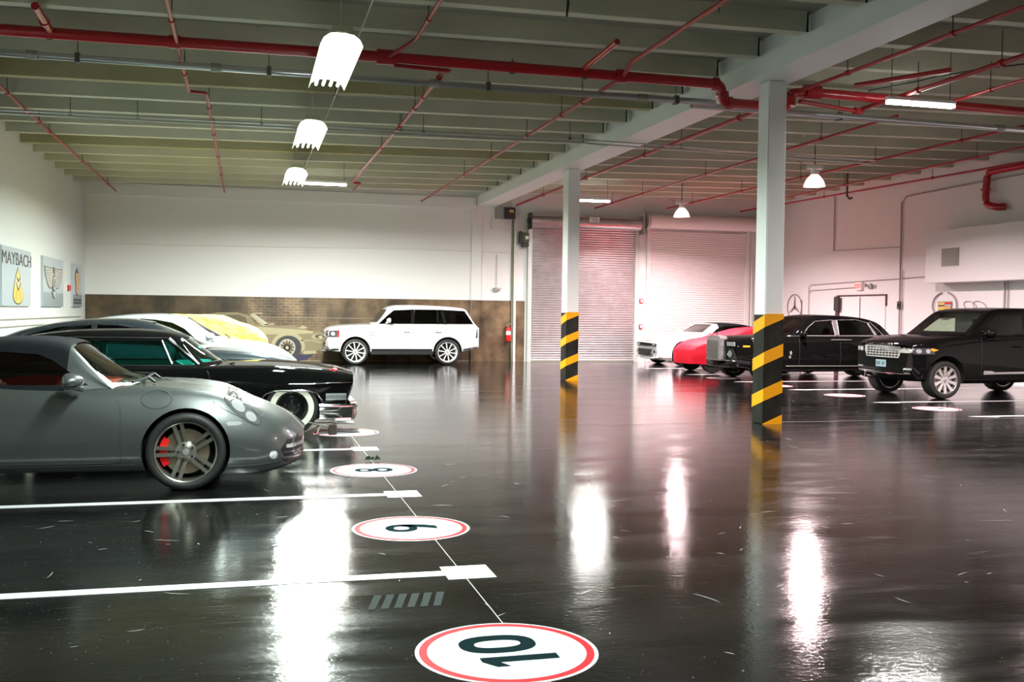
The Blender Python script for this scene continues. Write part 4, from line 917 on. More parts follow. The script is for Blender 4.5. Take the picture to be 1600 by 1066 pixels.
    def line(s, nm, pts, view, m, wd=.006, off=.0015, th=.006, parent=None, closed=False):
        """thin strip along a polyline on the body"""
        bm = bmesh.new(); L_ = []
        dense = []
        P_ = pts+[pts[0]] if closed else pts
        for a, b in zip(P_, P_[1:]):
            n = max(1, int(math.hypot(b[0]-a[0], b[1]-a[1])/.05))
            for i in range(n): dense.append((a[0]+(b[0]-a[0])*i/n, a[1]+(b[1]-a[1])*i/n))
        dense.append(P_[-1]); q = []
        for p in dense:
            r = s.ray(p, view)
            if r: q.append((r[0]+r[1]*off))
        if len(q) < 2: bm.free(); return None
        tube(bm, q, wd/2, 6); return bm_link(nm, bm, m, parent or s.root, 60)
    def wheel(s, x, z, r, y, rim_r, style, wd=.25, rim_m=None, side=-1, cal=None, ww=None, disc_=True, steer=0):
        """one wheel; outer face at y (side = -1 faces -y)"""
        sg = side; Y = sg*y; t = rim_m or M['alloy']
        bm = bmesh.new()
        a = lambda d: -sg*d         # inward depth from the outer face
        nsp, wdt = {'twin5': (5, 0), 'ten': (10, 1), 'ten2': (10, 2), 'multi': (14, 1), 'five': (5, 3), 'steel': (0, 0)}[style]
        lathe(bm, [(rim_r*1.0, a(.004)), (rim_r*.985, a(-.002)), (rim_r*.95, a(.004)), (rim_r*.93, a(.03)), (rim_r*.90, a(.11)), (rim_r*.88, a(wd-.02)), (rim_r*.98, a(wd-.01)), (rim_r, a(wd-.01))], 44)
        hz = .028
        def spoke(ang0, ang1, w0, w1, r0, r1, d0, d1, tk=.03):
            ps = []
            for (an, ww_, rr, dd) in ((ang0, w0, r0, d0), (ang1, w1, r1, d1)):
                c_, s_ = math.cos(an), math.sin(an)
                for (u, q) in ((-ww_, 0), (ww_, 0), (ww_*.8, tk), (-ww_*.8, tk)):
                    ps.append(bm.verts.new((rr*c_-u*s_, a(dd+q), rr*s_+u*c_)))
            A, B = ps[:4], ps[4:]
            for i in range(4): bm.faces.new((A[i], A[(i+1)%4], B[(i+1)%4], B[i]))
            bm.faces.new(A[::-1]); bm.faces.new(B)
        ph = {'twin5': PI/2+.28, 'ten': .16, 'ten2': .3, 'multi': .1, 'five': PI/2, 'steel': 0}[style]
        for k in range(nsp):
            A0 = ph+2*PI*k/nsp
            if style == 'twin5':
                for d in (-1, 1): spoke(A0+d*.33, A0+d*.125, .016, .017, rim_r*.30, rim_r*.95, .035, .010)
            elif style in ('ten',): spoke(A0, A0, .013, .016, rim_r*.16, rim_r*.95, .02, .008)
            elif style == 'ten2': spoke(A0, A0, .022, .034, rim_r*.2, rim_r*.95, .03, .010)
            elif style == 'multi': spoke(A0, A0+.1, .010, .010, rim_r*.2, rim_r*.95, .03, .012, .02)
            else: spoke(A0, A0, .05, .038, rim_r*.2, rim_r*.95, .035, .012)
        if nsp:
            lathe(bm, [(rim_r*.36 if style == 'twin5' else rim_r*.24, a(.07)), (rim_r*.34 if style == 'twin5' else rim_r*.24, a(.036)), (rim_r*.2, a(.022)), (.03, a(.018)), (.001, a(.018))], 30)
        else:
            lathe(bm, [(rim_r*.93, a(.035)), (rim_r*.80, a(.05)), (rim_r*.74, a(.03)), (rim_r*.66, a(.055)), (rim_r*.50, a(.03)), (rim_r*.36, a(.045)), (rim_r*.30, a(.05)), (.05, a(.05)), (.045, a(.02)), (.001, a(.018))], 44)
        bmesh.ops.recalc_face_normals(bm, faces=bm.faces)
        w = bm_link('wheel', bm, t, s.root, 35); w.location = (x, Y, z)
        if steer: w.rotation_euler = (0, 0, steer)
        bm = bmesh.new(); lathe(bm, [(rim_r*.985, a(.006)), (rim_r*1.03, a(-.006)), ((rim_r+r)/2, a(-.012)), (r*.955, a(-.002)), (r*.985, a(.016)), (r, a(.045)), (r, a(wd-.05)), (r*.975, a(wd-.01)), (rim_r, a(wd)), (rim_r*.985, a(.006))], 52)
        for g_ in (.08, .13, .18):
            pass
        bm_link('tyre', bm, M['tyre'], w, 40)
        if ww:
            bm = bmesh.new(); lathe(bm, [(ww[0], a(-.006)), (ww[0], a(-.015)), (ww[1], a(-.014)), (ww[1], a(-.004))], 52); bm_link('whitewall', bm, M['whitewall'], w, 40)
        if disc_:
            bm = bmesh.new(); lathe(bm, [(.05, a(.075)), (rim_r*.74, a(.075)), (rim_r*.74, a(.10)), (.05, a(.10))], 40); bm_link('brake_disc', bm, M['disc'], w, 35)
        bm = bmesh.new(); lathe(bm, [(.001, a(wd-.05)), (rim_r*.93, a(wd-.05)), (rim_r*.93, a(wd-.03)), (.001, a(wd-.03))], 30); bm_link('inner_shield', bm, M['under'], w)
        if cal:
            bm = bmesh.new(); n = 9; A_ = [PI-.62+1.24*i/n for i in range(n+1)] if cal == 'rear' else [-.62+1.24*i/n for i in range(n+1)]
            ring = []
            for q in A_:
                c_, s_ = math.cos(q), math.sin(q); ro = rim_r*.86; ri = rim_r*(.62 if abs(q-A_[n//2]) > .2 else .58)
                ring.append([bm.verts.new((rr*c_, a(dd), rr*s_)) for rr, dd in ((ri, .05), (ro*.98, .05), (ro, .062), (ro, .12), (ri, .12))])
            for p_, q_ in zip(ring, ring[1:]):
                for i in range(5): bm.faces.new((p_[i], p_[(i+1)%5], q_[(i+1)%5], q_[i]))
            bm.faces.new(ring[0]); bm.faces.new(ring[-1][::-1]); bmesh.ops.recalc_face_normals(bm, faces=bm.faces)
            bm_link('brake_caliper', bm, M['caliper'], w, 40)
        if nsp:
            for k in range(5):
                q = 2*PI*k/5+.6; rr = .055 if style != 'twin5' else rim_r*.245; bm = bmesh.new(); lathe(bm, [(.011, a(.03)), (.011, a(.012)), (.001, a(.012))], 8, c=(rr*math.cos(q), 0, rr*math.sin(q))); bm_link('wheel_nut', bm, M['rubber'] if style == 'twin5' else M['chrome'], w)
            bm = bmesh.new(); lathe(bm, [(.03, a(.02)), (.028, a(.012)), (.001, a(.010))], 16); bm_link('centre_cap', bm, M['steel_dull'], w, 40)
        else:
            for k in range(5):
                q = 2*PI*k/5+.3; bm = bmesh.new(); lathe(bm, [(.014, a(.05)), (.014, a(.025)), (.001, a(.02))], 8, c=(.085*math.cos(q), 0, .085*math.sin(q))); bm_link('wheel_nut', bm, M['chrome'], w)
        return w
    def wheels(s, ax, z, r, y, rim_r, style, **k):
        for x in ax:
            for sd in (-1, 1): s.wheel(x, z, r, y, rim_r, style, side=sd, **k)
    def mirror(s, x, y, z, m, side, sc=(.11, .10, .075), stalk=True):
        c = Vector((x, side*(y+.08), z)); bm = bmesh.new(); bmesh.ops.create_uvsphere(bm, u_segments=20, v_segments=12, radius=1)
        for v in bm.verts:
            v.co.x *= sc[0] if v.co.x > 0 else sc[0]*.35
            v.co.y *= sc[1]*(1.0 if v.co.y*side > 0 else 1.1); v.co.z *= sc[2]
            v.co += c
        bm_link('door_mirror', bm, m, s.root, 60)
        if stalk:
            bm = bmesh.new(); tube(bm, [c+Vector((.02, -side*.05, -sc[2]*.75)), (x+.10, side*(y-.03), z-sc[2]*1.0)], [.02, .026], 8)
            bm_link('mirror_stalk', bm, m, s.root, 60)
    def seat(s, x, y, m, z=.35, h=.62):
        bm = bmesh.new(); box(bm, x-.25, x+.28, y-.25, y+.25, z, z+.16)
        v = box(bm, x-.42, x-.26, y-.25, y+.25, z+.08, z+h)
        for q in v[4:]: q.co.x -= .14; q.co.y = y+(q.co.y-y)*.8
        v = box(bm, x-.58, x-.46, y-.13, y+.13, z+h+.03, z+h+.22)
        bmesh.ops.bevel(bm, geom=bm.edges[:], offset=.035, segments=3, affect='EDGES')
        return bm_link('seat', bm, m, s.root, 50)
    def steering(s, x, y, z, r=.185):
        bm = bmesh.new(); pts = []
        for k in range(25):
            q = 2*PI*k/24; pts.append((x+.3*r*math.sin(q), y+r*math.cos(q), z+.95*r*math.sin(q)))
        tube(bm, pts, .014, 8, False); tube(bm, [(x, y, z), (x+.22, y, z-.12)], .025, 8); tube(bm, [(x, y-r, z), (x, y+r, z)], .014, 6)
        bm_link('steering_wheel', bm, M['blacktrim'], s.root, 60)
def rect(x0, x1, z0, z1): return [(x0, z0), (x1, z0), (x1, z1), (x0, z1)]
def oval(cx, cz, rx, rz, n=22, rot=0):
    return [(cx+rx*math.cos(q)*math.cos(rot)-rz*math.sin(q)*math.sin(rot), cz+rx*math.cos(q)*math.sin(rot)+rz*math.sin(q)*math.cos(rot)) for q in [2*PI*k/n for k in range(n)]]

# ---- 1: grey metallic sports car (nearest)
P = dict(x=(-3.43, 1.045), W=.92, n=72, kf=.30, kr=.3, a5=.52, tau=.0, sill=.965, interior='redleather', top='softtop', top_x=(-2.85, -1.0),
    w=[(-3.43, .74), (-3.1, .86), (-2.35, .925), (-1.2, .90), (-.4, .905), (0, .915), (.5, .895), (.8, .86), (.95, .80), (1.045, .66)],
    bot=[(-3.43, .38), (-3.1, .22), (-2.3, .185), (-1, .18), (-.4, .175), (.35, .12), (.8, .125), (1.0, .17), (1.045, .26)],
    sh=[(-3.43, .62), (-3, .86), (-2.35, .92), (-1.5, .87), (-.6, .855), (-.1, .855), (.25, .82), (.5, .735), (.75, .63), (.93, .54), (1.045, .44)],
    a4=[(-3, .84), (-1.2, .90), (-.3, .84), (.3, .80), (.8, .82), (1.0, .86)],
    z5=[(-3.43, .64), (-2.8, .93), (-1.2, .90), (-.4, .89), (-.1, .86), (.25, .80), (.5, .735), (.75, .645), (.93, .56), (1.045, .46)],
    deck=[(-3.43, .66), (-2.8, .95), (-1.2, .92), (-.4, .905), (-.1, .885), (.25, .835), (.5, .77), (.75, .67), (.93, .575), (1.045, .47)],
    zm=[(-3.43, .5), (-1, .56), (0, .55), (.6, .46), (1.045, .36)],
    gh=dict(roof=[(-2.95, .90), (-2.6, 1.07), (-2.2, 1.21), (-1.75, 1.29), (-1.35, 1.31), (-1.05, 1.285), (-.72, 1.09), (-.36, .875)], wb=[(-2.95, .62), (-2.2, .74), (-1.2, .80), (-.36, .74)], tum=.62, zb=.865, kf=.24, rail=.84, rin=.76, tau=.2))
c = Car('sports_car', 'grey metallic sports car with black soft top and red interior, nearest car at left', (-.52, 10.03, 0), 0, P, M['silvergrey'])
wsh = [(-.70, .925), (-.40, .905), (0, .90), (.40, .905), (.70, .925), (.55, 1.19), (.50, 1.225), (.25, 1.25), (0, 1.255), (-.25, 1.25), (-.50, 1.225), (-.55, 1.19)]
c.finish([(0, .345, .368), (-2.35, .35, .375)], [[(-2.0, .915), (-.80, .905), (-1.10, 1.115), (-1.22, 1.165), (-1.5, 1.185), (-1.95, 1.16), (-2.12, 1.08)]], ws=(-1.03, wsh), cabin=(-2.1, -.62, .70, .38), gm='midglass', ws_m='clearglass')
for x, cal in ((0, 'rear'), (-2.35, 'rear')):
    for sd in (-1, 1): c.wheel(x, .336, .336, .897, .263, 'twin5', wd=.24, rim_m=M['greyalloy'], side=sd, cal=cal)
ph = M['gauge']
for v in 'RL':
    c.patch('headlight', oval(.47, .685, .19, .048, 26, -.70), v, M['clearlens'], .004, .02, .05)
    c.patch('lamp_unit', oval(.43, .715, .07, .034, 18, -.7), v, M['lens'], .007, .02, .04); c.patch('lamp_unit', oval(.54, .622, .055, .032, 18, -.7), v, M['lens'], .007, .02, .04)
    c.line('headlight_seal', oval(.47, .685, .20, .058, 30, -.70), v, ph, .006, closed=True)
    c.patch('side_marker', [(.33, .575), (.35, .592), (.45, .588), (.47, .568), (.43, .556), (.35, .556)], v, M['lens'], .003, .01)
    c.line('bonnet_seam', [(.22, .76), (.33, .685), (.44, .63), (.52, .60), (.6, .61), (.7, .65)], v, ph, .005)
    c.line('door_seam', [(-.60, .87), (-.56, .80), (-.53, .70), (-.525, .55), (-.525, .27), (-.62, .255), (-1.8, .255), (-1.98, .40), (-1.98, .86)], v, ph, .006)
    c.line('sill_seam', [(-.42, .235), (-1.9, .235)], v, ph, .006)
    c.line('bumper_lip', [(.345, .20), (.6, .205), (.85, .225), (.95, .24)], v, ph, .006)
c.line('filler_cap_seam', oval(-.245, .785, .125, .075, 28), 'R', ph, .006, closed=True)
for sg in (-1, 1):
    gl = c.patch('air_intake', [(sg*.34, .19), (sg*.70, .20), (sg*.76, .33), (sg*.70, .41), (sg*.34, .40)], 'F', M['rubber'], .003, .012, .06)
    for zz in (.24, .29): c.patch('intake_slat', [(sg*.36, zz), (sg*.74, zz), (sg*.74, zz+.016), (sg*.36, zz+.016)], 'F', M['silvergrey'], .014, .016, .05, gl)
    c.patch('turn_light', [(sg*.38, .335), (sg*.72, .335), (sg*.72, .365), (sg*.38, .365)], 'F', M['lens'], .016, .016, .05, gl)
    c.patch('fog_light', oval(.735, .285, .036, .036, 16), 'R' if sg < 0 else 'L', M['lens'], .006, .012, .04)
c.patch('air_intake', rect(-.28, .28, .17, .29), 'F', M['rubber'], .003, .012, .06)
for sg in (-1, 1): c.mirror(-.93, .90, .955, M['silvergrey'], sg, (.13, .12, .07))
for y in (-.36, .36): c.seat(-1.32, y, M['redleather'], .28, .60)
bm = bmesh.new(); v = box(bm, -.95, -.50, -.68, .68, .60, .90); 
for q in v[4:]:
    if q.co.x < -.9: q.co.z -= .05
bmesh.ops.bevel(bm, geom=bm.edges[:], offset=.03, segments=2, affect='EDGES'); bm_link('dashboard', bm, M['redleather'], c.root, 50)
c.steering(-1.05, .36, .80)
for y0, y1 in ((-.52, -.05), (.0, .55)):
    bm = bmesh.new(); tube(bm, [(-.42-abs(y0)*.1, y0, .915), (-.36, (y0+y1)/2, .945), (-.42-.25*abs(y1), y1, .935)], .011, 6); tube(bm, [(-.36, (y0+y1)/2, .945), (-.30, (y0+y1)/2-.05, .905)], .012, 6); bm_link('wiper', bm, M['rubber'], c.root, 50)

# ---- 2: black classic hardtop
P = dict(x=(-4.88, .81), W=1.01, n=64, kf=.05, kr=.05, a5=.86, tau=.72, sill=.97, interior='tealint', sharp=25,
    w=[(-4.88, .96), (-3, 1.01), (0, 1.01), (.81, .985)],
    bot=[(-4.88, .30), (-4, .20), (-1, .14), (.3, .15), (.6, .30), (.70, .34), (.81, .60)],
    sh=[(-4.88, .80), (-3, .82), (-1, .835), (-.4, .84), (.3, .79), (.66, .76), (.81, .745)],
    a4=.975, z5=[(-4.88, .82), (-1, .86), (-.4, .865), (.3, .825), (.66, .785), (.81, .755)],
    deck=[(-4.88, .84), (-1, .875), (-.4, .875), (.3, .835), (.66, .79), (.81, .755)],
    zm=[(-4.88, .62), (-1, .66), (.3, .62), (.81, .70)],
    gh=dict(roof=[(-3.95, .86), (-3.6, 1.04), (-3.1, 1.235), (-2.5, 1.295), (-2.0, 1.305), (-1.6, 1.285), (-1.36, 1.235), (-1.1, 1.06), (-.82, .855)], wb=[(-3.95, .82), (-3, .90), (-.82, .90)], tum=.48, zb=.84, kf=.25, rail=.83, rin=.82, tau=.45))
c = Car('classic_car', 'long black classic hardtop with whitewall tyres behind the grey sports car', (.53, 14.08, 0), 0, P, M['gloss_black'])
arch = [(-.40, .10), (-.385, .44), (-.33, .51), (-.22, .555), (.20, .555), (.31, .52), (.37, .42), (.385, .10)]
arch2 = [(-3.28-.36, .1), (-3.28-.34, .38), (-3.28-.2, .44), (-3.28+.2, .44), (-3.28+.34, .38), (-3.28+.36, .1)]
win1 = [(-1.74, .875), (-1.46, .875), (-1.60, 1.165), (-2.52, 1.165), (-2.46, .875)]
vent = [(-1.42, .875), (-1.17, .875), (-1.53, 1.165), (-1.56, 1.165)]
wsc = [(-.80, .90), (.80, .90), (.70, 1.16), (.62, 1.195), (-.62, 1.195), (-.70, 1.16)]
rearw = [(-2.56, .875), (-2.62, 1.165), (-2.95, 1.13), (-3.2, .90)]
c.finish([arch, arch2], [win1, vent, rearw], ws=(-1.45, wsc), cabin=(-3.2, -.98, .80, .38), gm='tealglass', ws_m='tealglass')
for sd in (-1, 1): c.wheel(0, .338, .338, .985, .195, 'steel', wd=.2, rim_m=M['blacksteel'], side=sd, ww=(.205, .275), disc_=False)
for sd in (-1, 1): c.wheel(-3.28, .338, .338, .96, .195, 'steel', wd=.2, rim_m=M['blacksteel'], side=sd, ww=(.205, .275), disc_=False)
for v in 'RL':
    c.line('arch_moulding', arch[1:-1], v, M['chrome'], .022, .004)
    c.line('drip_rail', [(-1.50, 1.20), (-2.6, 1.205), (-3.0, 1.17), (-3.3, 1.05)], v, M['chrome'], .014, .004)
    c.line('pillar_trim', [(-1.13, .88), (-1.49, 1.19)], v, M['chrome'], .03, .004)
    c.line('vent_frame', [(-1.445, .88), (-1.575, 1.165)], v, M['chrome'], .022, .004)
    c.line('window_sill_trim', [(-1.10, .862), (-2.5, .862)], v, M['chrome'], .012, .004)
    c.line('quarter_trim', [(-2.51, .88), (-2.55, 1.165)], v, M['chrome'], .018, .004)
    c.line('side_moulding', [(.74, .655), (.5, .65), (.2, .635), (-.05, .638)], v, M['chrome'], .012, .004)
    c.line('door_seam', [(-1.05, .855), (-1.0, .75), (-1.0, .3)], v, M['gauge'], .006)
    c.line('door_seam', [(-2.5, .855), (-2.5, .3)], v, M['gauge'], .006)
    g = c.patch('cornering_lamp', rect(.42, .68, .43, .515), v, M['lens'], .004, .01)
    for zz in (.449, .470, .491): c.line('lamp_bar', [(.42, zz), (.68, zz)], v, M['chrome'], .006, .008, parent=g)
    # vertical chrome edge of the fender
    c.line('fender_edge', [(.79, .745), (.775, .68)], v, M['chrome'], .02, .003)
bm = bmesh.new()     # wraparound chrome bumper
def bump_sec(x, y, nx, ny, sc=1):
    return [(x+nx*d, y+ny*d, z) for d, z in ((-.02, .37), (.05*sc, .385), (.075*sc, .36), (.06*sc, .335), (.055*sc, .29), (.065*sc, .25), (.03*sc, .175), (-.03, .17))]
path = [(.34, -1.0, 0, -1), (.6, -1.01, .1, -1), (.72, -.99, .5, -.8), (.765, -.9, .9, -.3), (.79, -.4, 1, 0), (.80, 0, 1, 0), (.79, .4, 1, 0), (.765, .9, .9, .3), (.72, .99, .5, .8), (.6, 1.01, .1, 1), (.34, 1.0, 0, 1)]
R = [[bm.verts.new(q) for q in bump_sec(*p)] for p in path]
for a, b in zip(R, R[1:]):
    for k in range(8): bm.faces.new((a[k], a[(k+1)%8], b[(k+1)%8], b[k]))
bm.faces.new(R[0]); bm.faces.new(R[-1][::-1]); bmesh.ops.recalc_face_normals(bm, faces=bm.faces); bm_link('front_bumper', bm, M['chrome'], c.root, 40)
g = c.patch('front_grille', rect(-.62, .62, .52, .70), 'F', M['blacksteel'], .004, .012, .1)
for k in range(9): c.patch('grille_bar', rect(-.62, .62, .53+.018*k, .537+.018*k), 'F', M['chrome'], .012, .012, .3, g)
for y in (-.72, -.88, .72, .88): c.patch('headlight', oval(y, .61, .065, .065, 16), 'F', M['lens'], .01, .016, .05)
bm = bmesh.new(); lathe(bm, [(.001, .06), (.03, .05), (.03, .0), (.001, -.06)], 10, 'x', (.52, -.82, .80)); bm_link('fender_marker', bm, M['redlens'], c.root, 50)
for y in (-.4, .4): c.seat(-1.9, y, M['tealint'], .34, .56)
c.seat(-2.9, 0, M['tealint'], .34, .5)
c.steering(-1.5, .42, .85)
bm = mbox(-1.25, -1.0, -.78, .78, .62, .87, .03); bm_link('dashboard', bm, M['tealint'], c.root)
bm = mbox(-1.45, -1.42, -.12, .12, 1.10, 1.16, .01); bm_link('rear_view_mirror', bm, M['chrome'], c.root)
bm = bmesh.new(); tube(bm, [(-.78, -.50, .885), (-.90, -.35, .96)], .008, 6); tube(bm, [(-.76, -.5, .875), (-.70, -.62, .885)], .010, 6); bm_link('wiper', bm, M['chrome'], c.root)

# ---- 3: dark slate grand tourer
P = dict(x=(-3.95, .82), W=.96, kf=.32, kr=.3, a5=.6, tau=.05,
    w=[(-3.95, .75), (-3.5, .90), (-2.7, .96), (-1, .93), (0, .955), (.5, .92), (.82, .72)], bot=[(-3.95, .4), (-3.4, .22), (.3, .2), (.82, .34)],
    sh=[(-3.95, .8), (-3.4, .95), (-2.6, .97), (-1, .92), (0, .86), (.5, .76), (.82, .60)], a4=.88,
    z5=[(-3.95, .86), (-3.4, 1.0), (-1, .96), (-.1, .90), (.4, .81), (.65, .70), (.82, .60)], deck=[(-3.95, .88), (-3.4, 1.03), (-1, .985), (-.1, .925), (.4, .815), (.65, .72), (.82, .62)],
    gh=dict(roof=[(-4.05, .99), (-3.83, 1.09), (-3.38, 1.25), (-2.92, 1.35), (-2.46, 1.40), (-2.0, 1.41), (-1.67, 1.375), (-1.25, 1.22), (-.88, 1.055), (-.70, .97)], wb=[(-4.05, .68), (-3, .80), (-1.5, .83), (-.7, .78)], tum=.58, zb=.93, rail=.84, tau=.2))
c = Car('grand_tourer', 'dark slate fastback coupe with slim side windows, third from camera at left', (.15, 17.0, 0), 0, P, M['slate'])
w1 = [(-2.36, 1.04), (-1.35, 1.0), (-1.75, 1.25), (-2.05, 1.30), (-2.36, 1.31)]; w2 = [(-3.45, 1.08), (-2.44, 1.04), (-2.44, 1.31), (-2.9, 1.27), (-3.3, 1.16)]
c.finish([(0, .34, .385), (-2.75, .34, .385)], [w1, w2], ws=(-1.62, [(-.66, 1.02), (.66, 1.02), (.52, 1.32), (.4, 1.35), (-.4, 1.35), (-.52, 1.32)]), cabin=(-3.2, -1.1, .72, .45), gm='deepglass')
c.wheels((0, -2.75), .345, .345, .93, .265, 'multi')
for v in 'RL':
    c.line('window_trim', [(-1.32, 1.0), (-1.75, 1.27), (-2.1, 1.325), (-2.6, 1.325), (-3.1, 1.26), (-3.5, 1.10)], v, M['chrome'], .012, .003)
    c.patch('headlight', oval(.52, .70, .09, .06, 18), v, M['lens'], .004, .02, .05); c.line('door_seam', [(-1.05, .9), (-1.0, .3)], v, M['gauge'])
c.patch('bonnet', [(-.62, -.62), (.0, -.70), (.45, -.66), (.62, -.45), (.66, 0), (.62, .45), (.45, .66), (0, .70), (-.62, .62)], 'T', M['slate_sheen'], .003, .01, .12)  # sheet over the dark bonnet, its reflection put in as paler colour
g = c.patch('front_grille', rect(-.35, .35, .35, .56), 'F', M['rubber'], .004, .012, .1)
for k in range(5): c.patch('grille_bar', rect(-.35, .35, .37+.04*k, .378+.04*k), 'F', M['chrome'], .012, .012, .2, g)
for sg in (-1, 1): c.mirror(-1.15, .90, 1.03, M['slate'], sg)
for y in (-.36, .36): c.seat(-1.9, y, M['blacktrim'], .4, .6)
# ---- 4: silver white coupe
P = dict(x=(-3.9, .86), W=.93, kf=.34, kr=.3, a5=.6, tau=.05,
    w=[(-3.9, .72), (-3.4, .88), (-2.7, .93), (-1, .91), (0, .93), (.5, .90), (.86, .70)], bot=[(-3.9, .4), (-3.4, .22), (.3, .2), (.86, .32)],
    sh=[(-3.9, .8), (-3.4, .93), (-1, .92), (0, .89), (.5, .78), (.7, .68), (.86, .56)], a4=.88,
    z5=[(-3.9, .86), (-3.4, 1.0), (-.6, 1.0), (.05, .94), (.45, .86), (.7, .72), (.86, .58)], deck=[(-3.9, .88), (-3.4, 1.04), (-.6, 1.02), (.05, .965), (.45, .875), (.7, .74), (.86, .60)],
    gh=dict(roof=[(-4.0, .98), (-3.6, 1.12), (-3.1, 1.30), (-2.5, 1.42), (-2.1, 1.46), (-1.65, 1.475), (-1.23, 1.43), (-.85, 1.24), (-.42, 1.0)], wb=[(-4.0, .66), (-3, .78), (-1.3, .80), (-.42, .74)], tum=.55, zb=.95, rail=.85, tau=.2))
c = Car('silver_coupe', 'silver white coupe with dark side windows between slate coupe and yellow cover', (.05, 20.35, 0), 0, P, M['silverwhite'])
c.finish([(0, .34, .38), (-2.75, .34, .38)], [[(-1.95, 1.03), (-.98, 1.0), (-1.2, 1.20), (-1.42, 1.31), (-1.70, 1.36), (-1.98, 1.38)], [(-3.1, 1.08), (-2.04, 1.03), (-2.06, 1.38), (-2.5, 1.34), (-2.9, 1.22)]],
    ws=(-1.18, [(-.64, 1.06), (.64, 1.06), (.52, 1.36), (.4, 1.40), (-.4, 1.40), (-.52, 1.36)]), cabin=(-3.2, -.8, .7, .45), gm='deepglass')
c.wheels((0, -2.75), .34, .34, .90, .26, 'multi')
for v in 'RL':
    c.patch('headlight', [(.46, .80), (.62, .76), (.78, .62), (.70, .58), (.58, .62), (.50, .70)], v, M['lens'], .005, .02, .05); c.line('headlight_seal', [(.46, .80), (.62, .76), (.78, .62), (.70, .58), (.58, .62), (.50, .70)], v, M['gauge'], .008, closed=True)
for sg in (-1, 1): c.mirror(-.78, .88, 1.06, M['silverwhite'], sg, (.14, .12, .085))
c.patch('front_grille', rect(-.35, .35, .34, .52), 'F', M['rubber'], .004, .012, .1)
for y in (-.36, .36): c.seat(-1.6, y, M['blacktrim'], .4, .6)
bm = bmesh.new(); tube(bm, [(-.40, -.5, 1.03), (-.44, -.1, 1.06), (-.5, .3, 1.08)], .012, 6); bm_link('wiper', bm, M['rubber'], c.root)
# ---- covered cars
def covered(name, label, loc, rz, prof, W, wcab, hem, m, cabx, seed, tyres, nose_w=.8):
    t = thing(name, label, 'covered car', loc, rz); top = pchip(prof); x0, x1 = min(p[0] for p in prof), max(p[0] for p in prof); rnd = random.Random(seed)
    n = 90; rings = []; k_ = [(rnd.uniform(3, 14), rnd.uniform(3, 12), rnd.uniform(0, 6)) for _ in range(10)]
    def wr(a, b): return sum(math.sin(a*f+b*g+p) for f, g, p in k_)/10
    belt = pchip([(x0, prof[0][1]-.1), (x0+.8, .88), (x1-1.6, .90), (x1-.7, .80), (x1, min(.6, prof[-1][1]-.04))])
    bm = bmesh.new()
    for i in range(n+1):
        x = x0+(x1-x0)*i/n; e = min(1, (x1-x)/.55); e2 = min(1, (x-x0)/.5); w_ = W*(nose_w+(1-nose_w)*math.sqrt(max(0, 1-(1-e)**2)))*(.8+.2*math.sqrt(max(0, 1-(1-e2)**2)))
        b = belt(x); z = top(x); c_ = smooth01((x-cabx[0])/.4)*smooth01((cabx[1]-x)/.4)
        yr = w_*.80*(1-c_)+wcab*c_
        pts = [(w_-.02, hem+.015*wr(x*2, 0)), (w_, .45), (w_*.99, b*.88), (w_*.93, b), (yr, b+(z-b)*.86 if z > b else z), (yr*.6, z-.008), (0, z)]
        sec = spline(pts, 6, .25); half = []
        for j, (y, zz) in enumerate(sec):
            q = wr(x*1.3, zz*2+y)*.012+wr(x*3+2, y*3)*.006; xs_ = x-.30*smooth01((x-(x1-.8))/.8)*(y/W)**2.4
            half.append((xs_, y+q*(.5 if y > .02 else 0), zz+q))
        rings.append([(a, -b_, d) for a, b_, d in half]+half[-2::-1])
    R = [[bm.verts.new(p) for p in r] for r in rings]
    for a, b in zip(R, R[1:]):
        for k in range(len(a)-1): bm.faces.new((a[k], b[k], b[k+1], a[k+1]))
    for end, ln in ((R[-1], 1), (R[0], 0)):
        m2 = [bm.verts.new((v.co.x, v.co.y, hem)) for v in end[1:-1]]
        low = [end[0]]+m2+[end[-1]]
        for k in range(len(end)-1):
            q = [end[k], end[k+1], low[k+1], low[k]]; q = list(dict.fromkeys(q))
            if len(q) > 2: bm.faces.new(q if ln else q[::-1])
    bmesh.ops.recalc_face_normals(bm, faces=bm.faces)
    bm_link('cloth_cover', bm, m, t, 50)
    for x, y in tyres:
        for s_ in (-1, 1):
            bm = bmesh.new(); lathe(bm, [(.001, -.1), (.2, -.1), (.315, -.09), (.32, -.05), (.32, .05), (.315, .09), (.2, .1), (.001, .1)], 36); o = bm_link('tyre', bm, M['tyre'], t, 40); o.location = (x, s_*y, .32)
    return t
covered('covered_car', 'car under a crumpled yellow cloth cover, between silver coupe and the mural', (0, 23.6, 0), 0,
    [(-3.9, .85), (-3.5, 1.05), (-2.9, 1.25), (-2.2, 1.42), (-1.3, 1.45), (-.62, 1.435), (-.25, 1.31), (.15, 1.165), (.34, 1.02), (.43, .86), (.46, .62)], .92, .62, .20, M['yellowcloth'], (-3.2, .1), 4, ((-.45, .72), (-3.0, .72)))
covered('covered_car', 'low car under a bright red cloth cover, left of the black limousine', (12.0, 26.15, 0), PI,
    [(-4.0, .85), (-3.3, 1.0), (-2.8, 1.18), (-2.3, 1.25), (-1.8, 1.25), (-1.35, 1.20), (-1.0, 1.09), (-.55, .96), (0, .86), (.32, .74), (.46, .60)], .93, .60, .24, M['redcloth'], (-3.2, -.9), 9, ((-.22, .70), (-3.1, .76)), .7)

